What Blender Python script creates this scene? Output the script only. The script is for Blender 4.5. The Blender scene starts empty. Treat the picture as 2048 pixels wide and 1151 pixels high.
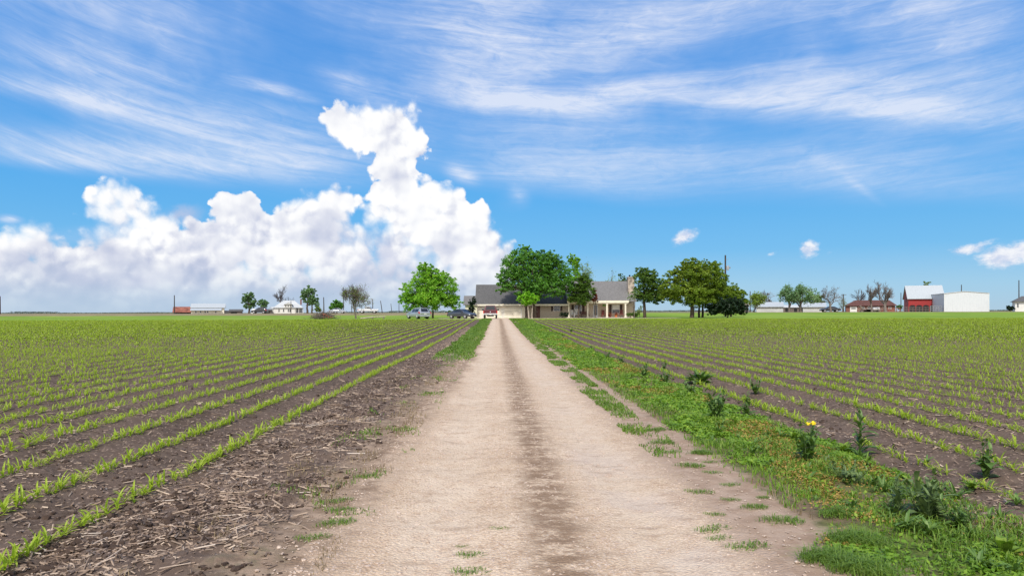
import bpy, bmesh, math, random
import numpy as np
from mathutils import Vector, Matrix, Euler, noise as mnoise

random.seed(7)
RNG = np.random.default_rng(11)
SC = bpy.context.scene
COL = SC.collection
R = math.radians

# ------------------------------------------------------------------ camera
EYE = 1.5                      # metres above the track
FPX = 1365.0                   # focal length in photograph pixels (24 mm equivalent)
VPX, VPY = 995.0, 624.0        # where the track runs to
ROLL = R(-0.14)
cd = bpy.data.cameras.new('camera')
cam = bpy.data.objects.new('camera', cd)
COL.objects.link(cam)
cd.sensor_width = 36.0
cd.lens = 36.0 * FPX / 2048.0
cd.shift_x = (1024.0 - VPX) / 2048.0
cd.shift_y = (VPY - 575.5) / 2048.0
cd.clip_start = 0.1
cd.clip_end = 20000.0
cam.matrix_world = Matrix.Translation((0, 0, EYE)) @ Matrix.Rotation(R(90), 4, 'X') @ Matrix.Rotation(ROLL, 4, 'Z')
SC.camera = cam

def at(px, py, d):
    """world point d metres up the track seen at photograph pixel px,py"""
    dx, dy = (px - VPX), (VPY - py)
    c, s = math.cos(ROLL), math.sin(ROLL)
    return Vector(((dx * c - dy * s) / FPX * d, d, EYE + (dx * s + dy * c) / FPX * d))

def lin(r, g, b):
    f = lambda c: (c / 12.92 if c <= 0.04045 else ((c + 0.055) / 1.055) ** 2.4)
    return (f(r / 255.0), f(g / 255.0), f(b / 255.0), 1.0)

# ------------------------------------------------------------------ node helpers
class NT:
    """small expression builder over a node tree"""
    def __init__(s, tree):
        s.t = tree
    def node(s, kind, **kw):
        n = s.t.nodes.new(kind)
        for k, v in kw.items():
            setattr(n, k, v)
        return n
    def put(s, inp, v):
        if hasattr(v, 'is_linked') or isinstance(v, bpy.types.NodeSocket):
            s.t.links.new(v, inp)
        else:
            inp.default_value = v
    def m(s, op, a, b=0.0, c=0.0, clamp=False):
        n = s.node('ShaderNodeMath', operation=op)
        n.use_clamp = clamp
        s.put(n.inputs[0], a); s.put(n.inputs[1], b); s.put(n.inputs[2], c)
        return n.outputs[0]
    def add(s, a, b): return s.m('ADD', a, b)
    def sub(s, a, b): return s.m('SUBTRACT', a, b)
    def mul(s, a, b): return s.m('MULTIPLY', a, b)
    def div(s, a, b): return s.m('DIVIDE', a, b)
    def mad(s, a, b, c): return s.m('MULTIPLY_ADD', a, b, c)
    def mx(s, a, b): return s.m('MAXIMUM', a, b)
    def mn(s, a, b): return s.m('MINIMUM', a, b)
    def vm(s, op, a, b=None, scale=None):
        n = s.node('ShaderNodeVectorMath', operation=op)
        s.put(n.inputs[0], a)
        if b is not None: s.put(n.inputs[1], b)
        if scale is not None: s.put(n.inputs['Scale'], scale)
        return n.outputs['Value'] if op in ('DISTANCE', 'LENGTH', 'DOT_PRODUCT') else n.outputs['Vector']
    def xyz(s, x, y, z=0.0):
        n = s.node('ShaderNodeCombineXYZ')
        s.put(n.inputs[0], x); s.put(n.inputs[1], y); s.put(n.inputs[2], z)
        return n.outputs[0]
    def sep(s, v):
        n = s.node('ShaderNodeSeparateXYZ'); s.put(n.inputs[0], v)
        return n.outputs
    def step(s, v, lo, hi, a=0.0, b=1.0, kind='SMOOTHSTEP'):
        n = s.node('ShaderNodeMapRange', interpolation_type=kind)
        for i, q in enumerate((v, lo, hi, a, b)): s.put(n.inputs[i], q)
        return n.outputs[0]
    def noise(s, v, scale, detail=4.0, rough=0.5, dist=0.0, col=False, dim='3D'):
        n = s.node('ShaderNodeTexNoise', noise_dimensions=dim)
        s.put(n.inputs['Vector'], v); s.put(n.inputs['Scale'], scale)
        n.inputs['Detail'].default_value = detail; n.inputs['Roughness'].default_value = rough
        n.inputs['Distortion'].default_value = dist
        return n.outputs['Color' if col else 'Fac']
    def vor(s, v, scale, feature='SMOOTH_F1', out='Distance', smooth=0.6, dim='3D', rnd=1.0, detail=0.0):
        n = s.node('ShaderNodeTexVoronoi', feature=feature, voronoi_dimensions=dim)
        s.put(n.inputs['Vector'], v); s.put(n.inputs['Scale'], scale)
        n.inputs['Randomness'].default_value = rnd
        if 'Detail' in n.inputs: n.inputs['Detail'].default_value = detail
        if 'Smoothness' in n.inputs and feature == 'SMOOTH_F1': n.inputs['Smoothness'].default_value = smooth
        return n.outputs[out]
    def mix(s, fac, a, b, mode='MIX'):
        n = s.node('ShaderNodeMix', data_type='RGBA', blend_type=mode)
        s.put(n.inputs[0], fac); s.put(n.inputs[6], a); s.put(n.inputs[7], b)
        return n.outputs[2]
    def ramp(s, fac, stops, mode='LINEAR'):
        n = s.node('ShaderNodeValToRGB')
        cr = n.color_ramp; cr.interpolation = mode
        while len(cr.elements) < len(stops): cr.elements.new(0.5)
        for e, (p, c) in zip(cr.elements, stops):
            e.position = p; e.color = c
        s.put(n.inputs[0], fac)
        return n.outputs[0]

# ------------------------------------------------------------------ sky, clouds, sun
SUN_EL, SUN_AZ = R(50), R(196)          # azimuth clockwise from +Y: high, behind the camera, a little left
def build_world():
    w = bpy.data.worlds.new('World')
    SC.world = w
    w.use_nodes = True
    t = w.node_tree
    for n in list(t.nodes): t.nodes.remove(n)
    g = NT(t)
    out = g.node('ShaderNodeOutputWorld'); bg = g.node('ShaderNodeBackground')
    t.links.new(bg.outputs[0], out.inputs[0])
    sky = g.node('ShaderNodeTexSky', sky_type='NISHITA')
    sky.sun_disc = False
    sky.sun_elevation = SUN_EL; sky.sun_rotation = SUN_AZ
    sky.air_density = 1.0; sky.dust_density = 0.6; sky.ozone_density = 2.0
    STR = 0.1
    K = 1.0 / STR
    tc = g.node('ShaderNodeTexCoord')
    d = tc.outputs['Generated']
    x, y, z = g.sep(d)
    az = g.m('ARCTAN2', x, y)                       # 0 = up the track, + to the right
    el = g.m('ARCSINE', z)
    p = g.xyz(az, el, 0.0)
    def A(px, py):                                  # direction of a photograph pixel
        v = at(px, py, 1.0) - Vector((0, 0, EYE)); v.normalize()
        return math.atan2(v.x, v.y), math.asin(v.z)
    c3 = lambda r, gg, b: tuple(q * K for q in lin(r, gg, b)[:3]) + (1.0,)
    # clear air: the physical sky, its blue deepened, paling to the horizon
    base = g.mix(1.0, sky.outputs[0], (0.60, 0.86, 1.12, 1.0), 'MULTIPLY')
    clear = g.ramp(g.div(el, R(90)), [(0.0, lin(178, 207, 228)), (0.022, lin(163, 207, 236)), (0.055, lin(118, 190, 240)),
                                      (0.11, lin(88, 176, 241)), (0.20, lin(74, 156, 235)), (0.30, lin(70, 145, 228)), (1.0, lin(50, 100, 190))])
    clear = g.mix(1.0, clear, (K, K, K, 1.0), 'MULTIPLY')
    base = g.mix(0.90, base, clear)

    # ---- cirrus: long strokes of ice cloud combed by a stretched noise
    wob = g.noise(p, 3.0, 3.0, 0.5, col=True)
    pw = g.vm('ADD', p, g.vm('SCALE', g.vm('SUBTRACT', wob, (0.5, 0.5, 0.5)), scale=0.045))
    # stroke: from px,py to px,py, half width px, strength
    strokes = [
        (-60, 70, 330, 170, 26, .62), (120, 60, 330, 150, 14, .40), (-80, 140, 420, 235, 18, .72), (150, 195, 620, 300, 34, .60), (420, 250, 780, 300, 40, .36),
        (-100, 270, 560, 330, 28, .80), (-60, 305, 330, 340, 12, .5), (420, 320, 780, 350, 30, .40), (470, 165, 620, 205, 9, .75), (640, 150, 760, 200, 20, .5),
        (200, 20, 420, 60, 34, .28), (820, 20, 1090, 130, 95, .62), (1000, 60, 1400, 60, 70, .36), (1060, 120, 1560, -30, 44, .58),
        (830, 180, 1060, 190, 26, .55), (900, 188, 1240, 222, 17, .95), (1090, 205, 1420, 165, 24, .75), (1380, 165, 2150, 145, 28, .62),
        (1480, 205, 2150, 225, 26, .85), (1300, 195, 1620, 210, 20, .6), (900, 285, 1500, 335, 46, .50), (1380, 320, 2150, 330, 44, .46), (1500, 345, 2150, 390, 22, .3),
        (880, 330, 1330, 370, 26, .40), (1590, 300, 1690, 350, 13, .40), (1680, 348, 1760, 402, 5, .34), (1740, 60, 1900, -20, 22, .40),
        (1800, 30, 2100, 20, 60, .30), (1330, 20, 1700, -20, 50, .30), (600, -20, 900, 60, 50, .22), (1880, 240, 2120, 250, 20, .3), (1000, 400, 1060, 390, 18, .15), (0, 440, 50, 443, 6, .9),
        (1020, 370, 1050, 405, 14, .4), (890, 335, 950, 355, 14, .7), (-60, 505, 300, 455, 14, .25),
    ]
    acc = None
    for (x0, y0, x1, y1, hw, st) in strokes:
        a0, e0 = A(x0, y0); a1, e1 = A(x1, y1)
        cx, cy = (a0 + a1) / 2, (e0 + e1) / 2
        L = math.hypot(a1 - a0, e1 - e0); th = math.atan2(e1 - e0, a1 - a0)
        hwr = hw / FPX * 1.02
        n = g.node('ShaderNodeMapping', vector_type='TEXTURE')
        g.put(n.inputs[0], pw)
        n.inputs['Location'].default_value = (cx, cy, 0)
        n.inputs['Rotation'].default_value = (0, 0, th)
        n.inputs['Scale'].default_value = (L * 0.85, hwr * 1.9, 1)
        r = g.vm('LENGTH', n.outputs[0])
        v = g.step(r, 0.0, 1.0, min(1.0, st * 1.12), 0.0)
        acc = v if acc is None else g.sub(g.add(acc, v), g.mul(acc, v))
    # combed fibres, following a gentle fan from left to right
    ang = g.mad(az, 0.15, -0.09)
    rot = g.node('ShaderNodeVectorRotate', rotation_type='Z_AXIS')
    g.put(rot.inputs['Vector'], pw); g.put(rot.inputs['Angle'], g.mul(ang, -1.0))
    fib = g.vm('MULTIPLY', rot.outputs[0], (1.5, 24.0, 1.0))
    f1 = g.noise(fib, 1.5, 9.0, 0.70, 0.9)
    f2 = g.noise(g.vm('MULTIPLY', rot.outputs[0], (4.5, 17.0, 1.0)), 4.5, 8.0, 0.70, 0.9)
    fa = g.mad(f1, 1.5, g.mul(f2, 0.8))
    fa = g.step(fa, 0.66, 1.60, 0.36, 1.52, 'LINEAR')
    veil = g.mul(g.step(el, R(7.5), R(17)), g.step(g.noise(pw, 4.0, 4.0, 0.55), 0.34, 0.72, 0.16, 0.70))
    cir = g.mul(g.add(acc, g.mul(veil, g.step(acc, 0.0, 0.6, 1.0, 0.4))), fa)
    cir = g.m('MULTIPLY', cir, 0.72, clamp=True)
    cir = g.mn(cir, 0.78)
    ccol = g.mix(g.step(cir, 0.15, 0.8), c3(188, 210, 246), c3(238, 242, 253))
    col = g.mix(cir, base, ccol)

    # added cloud sheet behind the camera, out of view, brightened for fill light
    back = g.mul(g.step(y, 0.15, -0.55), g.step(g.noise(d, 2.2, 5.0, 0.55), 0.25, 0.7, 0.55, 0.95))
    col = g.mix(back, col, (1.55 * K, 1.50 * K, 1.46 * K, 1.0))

    # ---- cumulus: heaps of round turrets, the outline broken into cauliflower
    heaps = [  # px, py, radius px
        (20, 515, 52), (70, 502, 42), (110, 520, 32), (150, 550, 50),
        (222, 398, 34), (203, 412, 27), (240, 428, 42), (258, 412, 40), (282, 434, 46), (312, 448, 40), (268, 462, 46), (300, 470, 42), (330, 490, 50), (345, 452, 24), (230, 500, 60),
        (388, 452, 26), (452, 425, 36), (490, 428, 38), (520, 462, 55), (575, 440, 46), (622, 420, 41), (660, 425, 50), (690, 405, 34), (724, 402, 24),
        (640, 490, 80), (560, 505, 80), (440, 490, 60), (400, 530, 80), (690, 520, 75),
        (660, 240, 23), (690, 246, 38), (735, 258, 52), (790, 252, 54), (818, 224, 27), (822, 288, 38), (775, 300, 42),
        (786, 345, 46), (765, 338, 38), (762, 385, 40), (760, 425, 36), (800, 385, 54), (862, 388, 47), (905, 408, 44), (942, 434, 44), (840, 450, 80), (905, 478, 80), (965, 498, 48), (800, 500, 60), (1000, 530, 40), (1008, 508, 24), (945, 545, 70), (700, 262, 34),
    ]
    bw = g.noise(p, 11.0, 3.0, 0.5, col=True)
    pc = g.vm('ADD', p, g.vm('SCALE', g.vm('SUBTRACT', bw, (0.5, 0.5, 0.5)), scale=0.020))
    S = None
    for (hx, hy, hr) in heaps:
        a, e = A(hx, hy); rr = hr / FPX * 0.93
        dd = g.vm('DISTANCE', pc, (a, e, 0.0))
        v = g.m('MULTIPLY_ADD', dd, -1.0, rr)          # signed distance, + inside (radians)
        if S is None: S = v
        else:
            n = g.node('ShaderNodeMath', operation='SMOOTH_MAX')
            g.put(n.inputs[0], S); g.put(n.inputs[1], v); n.inputs[2].default_value = 0.006
            S = n.outputs[0]
    a1, e1 = A(0, 545); a2, e2 = A(1010, 560)
    low = g.sub(g.step(az, R(-4), R(1.6), e1 + 0.035, -0.05), el)                # the deck down to the horizon
    nn = g.node('ShaderNodeMath', operation='SMOOTH_MAX')
    g.put(nn.inputs[0], S); g.put(nn.inputs[1], g.mul(low, 0.7)); nn.inputs[2].default_value = 0.03
    S = nn.outputs[0]
    def billow(q):
        v1 = g.vor(q, 22.0, smooth=0.55, dim='2D')
        v2 = g.vor(q, 62.0, smooth=0.30, dim='2D')
        v3 = g.noise(q, 120.0, 3.0, 0.6, dim='2D')
        return g.add(g.mad(v1, -0.50, 0.0), g.mad(v2, -0.36, g.mul(v3, 0.22)))
    fw = g.noise(p, 60.0, 4.0, 0.6, col=True)
    q0 = g.vm('ADD', pc, g.vm('SCALE', g.vm('SUBTRACT', fw, (0.5, 0.5, 0.5)), scale=0.012))
    b0 = billow(q0)
    b1 = billow(g.vm('ADD', q0, (-0.0050, 0.0085, 0.0)))
    big0 = g.noise(pc, 13.0, 2.5, 0.5, dim='2D')
    big1 = g.noise(g.vm('ADD', pc, (-0.012, 0.020, 0.0)), 13.0, 2.5, 0.5, dim='2D')
    edge = g.mad(b0, 0.042, g.add(S, 0.0095))
    soft = g.step(g.noise(p, 7.0, 2.0, 0.5), 0.40, 0.64, 0.0035, 0.026)
    al = g.step(edge, g.mul(soft, -0.3), soft)
    relief = g.sub(b0, b1)                                              # + where the turret faces the light
    depth = g.step(S, 0.0, 0.060)
    mass = g.noise(g.vm('MULTIPLY', pc, (1.0, 1.6, 1.0)), 8.5, 3.0, 0.5)
    lowness = g.step(el, R(1.0), R(9.5), 1.0, 0.0)
    patch = g.step(g.noise(p, 15.0, 2.0, 0.5), 0.38, 0.62, 0.35, 1.25)
    sh = g.mad(relief, g.mul(patch, 0.95), 0.93)
    sh = g.add(sh, g.mul(g.sub(big0, big1), 1.0))
    sh = g.sub(sh, g.mul(depth, g.step(mass, 0.42, 0.66, 0.0, 0.40)))
    sh = g.sub(sh, g.mul(lowness, g.step(mass, 0.30, 0.7, 0.16, 0.50)))
    sh = g.m('MULTIPLY', sh, 1.0, clamp=True)
    ccol = g.ramp(sh, [(0.0, lin(176, 188, 216)), (0.35, lin(198, 205, 226)), (0.62, lin(226, 229, 240)), (0.85, lin(248, 249, 252)), (1.0, lin(255, 255, 255))])
    ccol = g.mix(1.0, ccol, (K * 1.02, K * 1.02, K * 1.02, 1), 'MULTIPLY')
    # far air in front of the bases
    ccol = g.mix(g.step(el, R(0.0), R(4.6), 0.85, 0.0), ccol, c3(186, 204, 226))
    al = g.mul(al, g.step(el, R(0.0), R(2.5), 0.72, 1.0))
    col = g.mix(al, col, ccol)
    # thin grey scud drifting over the heaps, and four small fair-weather puffs on the right
    P2 = None
    for (hx, hy, hw, hh, rt, st) in [(1368, 476, 40, 17, 22, .95), (1617, 500, 27, 21, 38, .85), (1942, 492, 46, 13, 14, .75), (2010, 512, 46, 24, -4, 1.0), (2045, 500, 30, 20, 0, 1.0), (2080, 512, 40, 24, 0, 1.0), (1545, 512, 12, 5, 20, .25), (1660, 505, 12, 6, 20, .25)]:
        a, e = A(hx, hy)
        n = g.node('ShaderNodeMapping', vector_type='TEXTURE')
        g.put(n.inputs[0], q0)
        n.inputs['Location'].default_value = (a, e, 0); n.inputs['Rotation'].default_value = (0, 0, R(rt))
        n.inputs['Scale'].default_value = (hw / FPX * 1.1, hh / FPX * 1.25, 1)
        v = g.step(g.vm('LENGTH', n.outputs[0]), 0.1, 1.0, st, 0.0)
        P2 = v if P2 is None else g.mx(P2, v)
    pn = g.noise(g.vm('MULTIPLY', q0, (1.0, 1.8, 1.0)), 30.0, 7.0, 0.68)
    pa = g.step(g.mad(pn, 2.0, g.mul(P2, 1.0)), 1.12, 1.95)
    pa = g.mul(pa, g.step(P2, 0.0, 0.25))
    col = g.mix(g.m('MULTIPLY', pa, 0.92, clamp=True), col, g.mix(g.step(pn, 0.40, 0.62), c3(214, 220, 240), c3(250, 250, 253)))
    P3 = None
    for (hx, hy, hw, hh, rt, st) in [(362, 430, 42, 20, 8, .85), (625, 435, 34, 14, 8, .75), (450, 462, 44, 14, -6, .7), (505, 450, 36, 12, -20, .5), (710, 480, 40, 24, -20, .6), (770, 500, 90, 34, -14, .8), (240, 555, 120, 20, 0, .55)]:
        a, e = A(hx, hy)
        n = g.node('ShaderNodeMapping', vector_type='TEXTURE')
        g.put(n.inputs[0], q0)
        n.inputs['Location'].default_value = (a, e, 0); n.inputs['Rotation'].default_value = (0, 0, R(rt))
        n.inputs['Scale'].default_value = (hw / FPX * 1.15, hh / FPX * 1.3, 1)
        v = g.step(g.vm('LENGTH', n.outputs[0]), 0.1, 1.0, st, 0.0)
        P3 = v if P3 is None else g.mx(P3, v)
    P3 = g.mul(P3, g.step(g.noise(p, 26.0, 5.0, 0.62), 0.36, 0.58, 0.15, 1.0))
    col = g.mix(g.m('MULTIPLY', P3, 0.8, clamp=True), col, c3(196, 203, 228))
    # below the horizon: plain ground light
    col = g.mix(g.step(el, R(-1.5), R(-0.4)), (0.10 * K, 0.10 * K, 0.05 * K, 1), col)
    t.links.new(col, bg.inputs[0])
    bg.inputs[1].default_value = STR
    w.cycles.sampling_method = 'MANUAL'
    w.cycles.sample_map_resolution = 512

build_world()
sd = bpy.data.lights.new('sun', 'SUN')
sun = bpy.data.objects.new('sun', sd); COL.objects.link(sun)
sd.energy = 3.8
sd.angle = R(5.0)
sd.color = (1.0, 0.955, 0.885)
sv = Vector((math.sin(SUN_AZ) * math.cos(SUN_EL), math.cos(SUN_AZ) * math.cos(SUN_EL), math.sin(SUN_EL)))
sun.rotation_euler = sv.to_track_quat('Z', 'Y').to_euler()
SC.view_settings.view_transform = 'Standard'
SC.view_settings.look = 'None'
SC.view_settings.exposure = 0.0
SC.view_settings.gamma = 1.0

# ------------------------------------------------------------------ mesh helpers
class MB:
    def __init__(s):
        s.v = []; s.f = []
    def pts(s, P):
        o = len(s.v); s.v.extend(tuple(p) for p in P); return o
    def face(s, P):
        o = s.pts(P); s.f.append(tuple(range(o, o + len(P)))); return s
    def box(s, x0, x1, y0, y1, z0, z1):
        o = s.pts([(x0, y0, z0), (x1, y0, z0), (x1, y1, z0), (x0, y1, z0), (x0, y0, z1), (x1, y0, z1), (x1, y1, z1), (x0, y1, z1)])
        for q in ((3, 2, 1, 0), (4, 5, 6, 7), (0, 1, 5, 4), (1, 2, 6, 5), (2, 3, 7, 6), (3, 0, 4, 7)):
            s.f.append(tuple(o + i for i in q))
        return s
    def prism(s, poly, a, b, axis='x'):
        """poly in the other two axes, extruded a..b"""
        n = len(poly)
        mk = {'x': lambda p, t: (t, p[0], p[1]), 'y': lambda p, t: (p[0], t, p[1]), 'z': lambda p, t: (p[0], p[1], t)}[axis]
        o = s.pts([mk(p, a) for p in poly] + [mk(p, b) for p in poly])
        s.f.append(tuple(o + i for i in range(n))); s.f.append(tuple(o + n + i for i in reversed(range(n))))
        for i in range(n):
            j = (i + 1) % n
            s.f.append((o + j, o + i, o + n + i, o + n + j))
        return s
    def tube(s, path, radii, n=6, cap=True):
        path = [Vector(p) for p in path]
        rings = []
        up = Vector((0.3, 0.9, 0.2))
        for i, p in enumerate(path):
            t = (path[min(i + 1, len(path) - 1)] - path[max(i - 1, 0)])
            if t.length < 1e-9: t = Vector((0, 0, 1))
            t.normalize()
            u = t.cross(up)
            if u.length < 1e-4: u = t.cross(Vector((1, 0, 0)))
            u.normalize(); w = t.cross(u)
            r = radii[i] if hasattr(radii, '__len__') else radii
            rings.append(s.pts([p + (u * math.cos(2 * math.pi * k / n) + w * math.sin(2 * math.pi * k / n)) * r for k in range(n)]))
        for a, b in zip(rings[:-1], rings[1:]):
            for k in range(n):
                s.f.append((a + k, a + (k + 1) % n, b + (k + 1) % n, b + k))
        if cap:
            s.f.append(tuple(rings[0] + k for k in reversed(range(n)))); s.f.append(tuple(rings[-1] + k for k in range(n)))
        return s
    def lathe(s, prof, c=(0, 0, 0), axis='z', n=16):
        mk = {'z': lambda r, h, a: (c[0] + r * math.cos(a), c[1] + r * math.sin(a), c[2] + h),
              'y': lambda r, h, a: (c[0] + r * math.cos(a), c[1] + h, c[2] + r * math.sin(a)),
              'x': lambda r, h, a: (c[0] + h, c[1] + r * math.cos(a), c[2] + r * math.sin(a))}[axis]
        rings = [s.pts([mk(r, h, 2 * math.pi * k / n) for k in range(n)]) for r, h in prof]
        for a, b in zip(rings[:-1], rings[1:]):
            for k in range(n):
                s.f.append((a + k, a + (k + 1) % n, b + (k + 1) % n, b + k))
        s.f.append(tuple(rings[0] + k for k in reversed(range(n)))); s.f.append(tuple(rings[-1] + k for k in range(n)))
        return s
    def build(s, name, mat, parent=None, loc=None, smooth=False, bevel=0.0):
        me = bpy.data.meshes.new(name)
        me.from_pydata(s.v, [], s.f); me.update()
        bm = bmesh.new(); bm.from_mesh(me)
        bmesh.ops.recalc_face_normals(bm, faces=bm.faces)
        bm.to_mesh(me); bm.free()
        me.materials.append(mat)
        if smooth:
            me.polygons.foreach_set('use_smooth', [True] * len(me.polygons))
            me.set_sharp_from_angle(angle=R(38))
        o = bpy.data.objects.new(name, me); COL.objects.link(o)
        if parent is not None: o.parent = parent
        if loc is not None: o.location = loc
        if bevel:
            b = o.modifiers.new('bevel', 'BEVEL'); b.width = bevel; b.segments = 2; b.limit_method = 'ANGLE'
        return o

def quads_mesh(name, Q, mat, parent=None, loc=None, smooth=False):
    """one mesh from an array of quads (N,4,3)"""
    Q = np.ascontiguousarray(Q, dtype=np.float32); n = len(Q)
    me = bpy.data.meshes.new(name)
    me.vertices.add(4 * n); me.vertices.foreach_set('co', Q.ravel())
    me.loops.add(4 * n); me.loops.foreach_set('vertex_index', np.arange(4 * n, dtype=np.int32))
    me.polygons.add(n); me.polygons.foreach_set('loop_start', np.arange(0, 4 * n, 4, dtype=np.int32))
    if smooth: me.polygons.foreach_set('use_smooth', np.ones(n, dtype=bool))
    me.update(calc_edges=True); me.validate()
    me.materials.append(mat)
    o = bpy.data.objects.new(name, me); COL.objects.link(o)
    if parent is not None: o.parent = parent
    if loc is not None: o.location = loc
    return o

def grid_mesh(name, X, Y, Z, mat):
    ny, nx = X.shape
    me = bpy.data.meshes.new(name)
    co = np.stack([X, Y, Z], -1).reshape(-1, 3).astype(np.float32)
    me.vertices.add(len(co)); me.vertices.foreach_set('co', co.ravel())
    i = np.arange(ny * nx, dtype=np.int32).reshape(ny, nx)
    f = np.stack([i[:-1, :-1], i[:-1, 1:], i[1:, 1:], i[1:, :-1]], -1).reshape(-1, 4)
    me.loops.add(f.size); me.loops.foreach_set('vertex_index', f.ravel())
    me.polygons.add(len(f)); me.polygons.foreach_set('loop_start', np.arange(0, f.size, 4, dtype=np.int32))
    me.polygons.foreach_set('use_smooth', np.ones(len(f), dtype=bool))
    me.update(calc_edges=True)
    me.materials.append(mat)
    o = bpy.data.objects.new(name, me); COL.objects.link(o)
    return o

def tag(o, label=None, cat=None, group=None, kind=None):
    if label: o['label'] = label
    if cat: o['category'] = cat
    if group: o['group'] = group
    if kind: o['kind'] = kind
    return o

def thing(name, label, cat, loc, rz=0.0, group=None):
    o = bpy.data.objects.new(name, None); COL.objects.link(o)
    o.empty_display_size = 0.2
    o.location = loc; o.rotation_euler = (0, 0, rz)
    return tag(o, label, cat, group)

def copy_thing(src, loc, rz, scale=1.0):
    c = src.copy(); COL.objects.link(c)
    c.location = loc; c.rotation_euler = (0, 0, rz); c.scale = (scale,) * 3
    for ch in src.children:
        d = ch.copy(); COL.objects.link(d); d.parent = c
        for g in ch.children:
            e = g.copy(); COL.objects.link(e); e.parent = d
    return c

# ------------------------------------------------------------------ numbers: noise, terrain
def _hash(i, j, seed):
    h = (i.astype(np.int64) * 374761393 + j.astype(np.int64) * 668265263 + seed * 1442695041) & 0xffffffff
    h = ((h ^ (h >> 13)) * 1274126177) & 0xffffffff
    return ((h ^ (h >> 16)) & 0xffff) / 65535.0
def vnoise(x, y, seed=0):
    x = np.asarray(x, float); y = np.asarray(y, float)
    i = np.floor(x); j = np.floor(y); u = x - i; v = y - j
    u = u * u * (3 - 2 * u); v = v * v * (3 - 2 * v)
    a = _hash(i, j, seed); b = _hash(i + 1, j, seed); c = _hash(i, j + 1, seed); d = _hash(i + 1, j + 1, seed)
    return (a * (1 - u) + b * u) * (1 - v) + (c * (1 - u) + d * u) * v
def fbm(x, y, oct=4, seed=0, gain=0.5):
    s = 0.0; a = 1.0; t = 0.0; k = 1.0
    for o in range(oct):
        s = s + a * vnoise(np.asarray(x) * k + 17.3 * o, np.asarray(y) * k - 9.1 * o, seed + o); t += a; a *= gain; k *= 2.03
    return s / t
def ss(a, b, t):
    t = np.clip((np.asarray(t, float) - a) / (b - a), 0, 1)
    return t * t * (3 - 2 * t)
ROW, ROW_L, ROW_R = 0.76, -2.88, 4.02
FIELD_END = 90.0
def terrain(x, y):
    y = np.asarray(y, float); x = np.asarray(x, float)
    base = 0.56 * ss(25, 100, y)
    zl = base + 0.72 * ss(150, 188, y); zr = base + 0.80 * ss(106, 165, y)
    w = ss(-10, 14, x)
    return zl * (1 - w) + zr * w
def T(x, y): return float(terrain(x, y))
def fieldmask(x, y):
    end = ss(FIELD_END + 2, FIELD_END - 2, y) if False else 1 - ss(FIELD_END - 2, FIELD_END + 2, y)
    return np.maximum(1 - ss(-2.5, -2.1, x), ss(3.5, 3.9, x)) * end
def height(x, y, fine=True):
    x = np.asarray(x, float); y = np.asarray(y, float)
    z = terrain(x, y)
    m = fieldmask(x, y)
    ph = np.where(x < 0, (x - ROW_L), (x - ROW_R)) / ROW
    amp = 0.038 * (1 - ss(20, 34, np.abs(x))) * (1 - ss(45, 80, y))
    edge = np.where(x < 0, 1 - ss(-2.95, -2.55, x), ss(3.6, 4.0, x))
    z = z + m * amp * np.cos(2 * np.pi * ph) * edge
    if fine:
        near = 1 - ss(18, 45, np.hypot(x, y))
        z = z + near * m * (0.055 * (fbm(x * 5.0, y * 5.0, 4, 3) - 0.5) + 0.03 * (fbm(x * 19, y * 19, 2, 9) - 0.5))
        strip = ss(-2.9, -2.5, x) * (1 - ss(-1.8, -1.3, x))           # churned, trashy strip beside the first row
        z = z + near * strip * 0.085 * (np.maximum(fbm(x * 4.2, y * 4.2, 4, 21), 0.42) - 0.42) * 2.2
        sh = ss(-2.3, -1.9, x) * (1 - m)
        z = z + near * sh * 0.022 * (fbm(x * 3.0, y * 3.0, 4, 5) - 0.5)
        vr = ss(2.1, 2.6, x) * (1 - ss(3.5, 4.0, x))
        z = z + near * vr * 0.10 * (fbm(x * 1.9, y * 1.9, 3, 31) - 0.45)
        # wheel ruts in the track
        z = z - 0.030 * (np.exp(-((x + 0.42) / 0.32) ** 2) + np.exp(-((x - 1.05) / 0.32) ** 2)) * (1 - ss(60, 100, y))
    return z
def Hh(x, y): return float(height(x, y))
def ground_at(px, py):
    """where the photograph pixel px,py meets the ground"""
    lo = 2.0
    d = 2.0
    while d < 400:
        p = at(px, py, d)
        if p.z <= T(p.x, p.y): break
        d *= 1.004
    p = at(px, py, d)
    return Vector((p.x, p.y, Hh(p.x, p.y)))
def base_at(px, d):
    p = at(px, 630, d)
    return Vector((p.x, p.y, T(p.x, p.y)))

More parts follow.
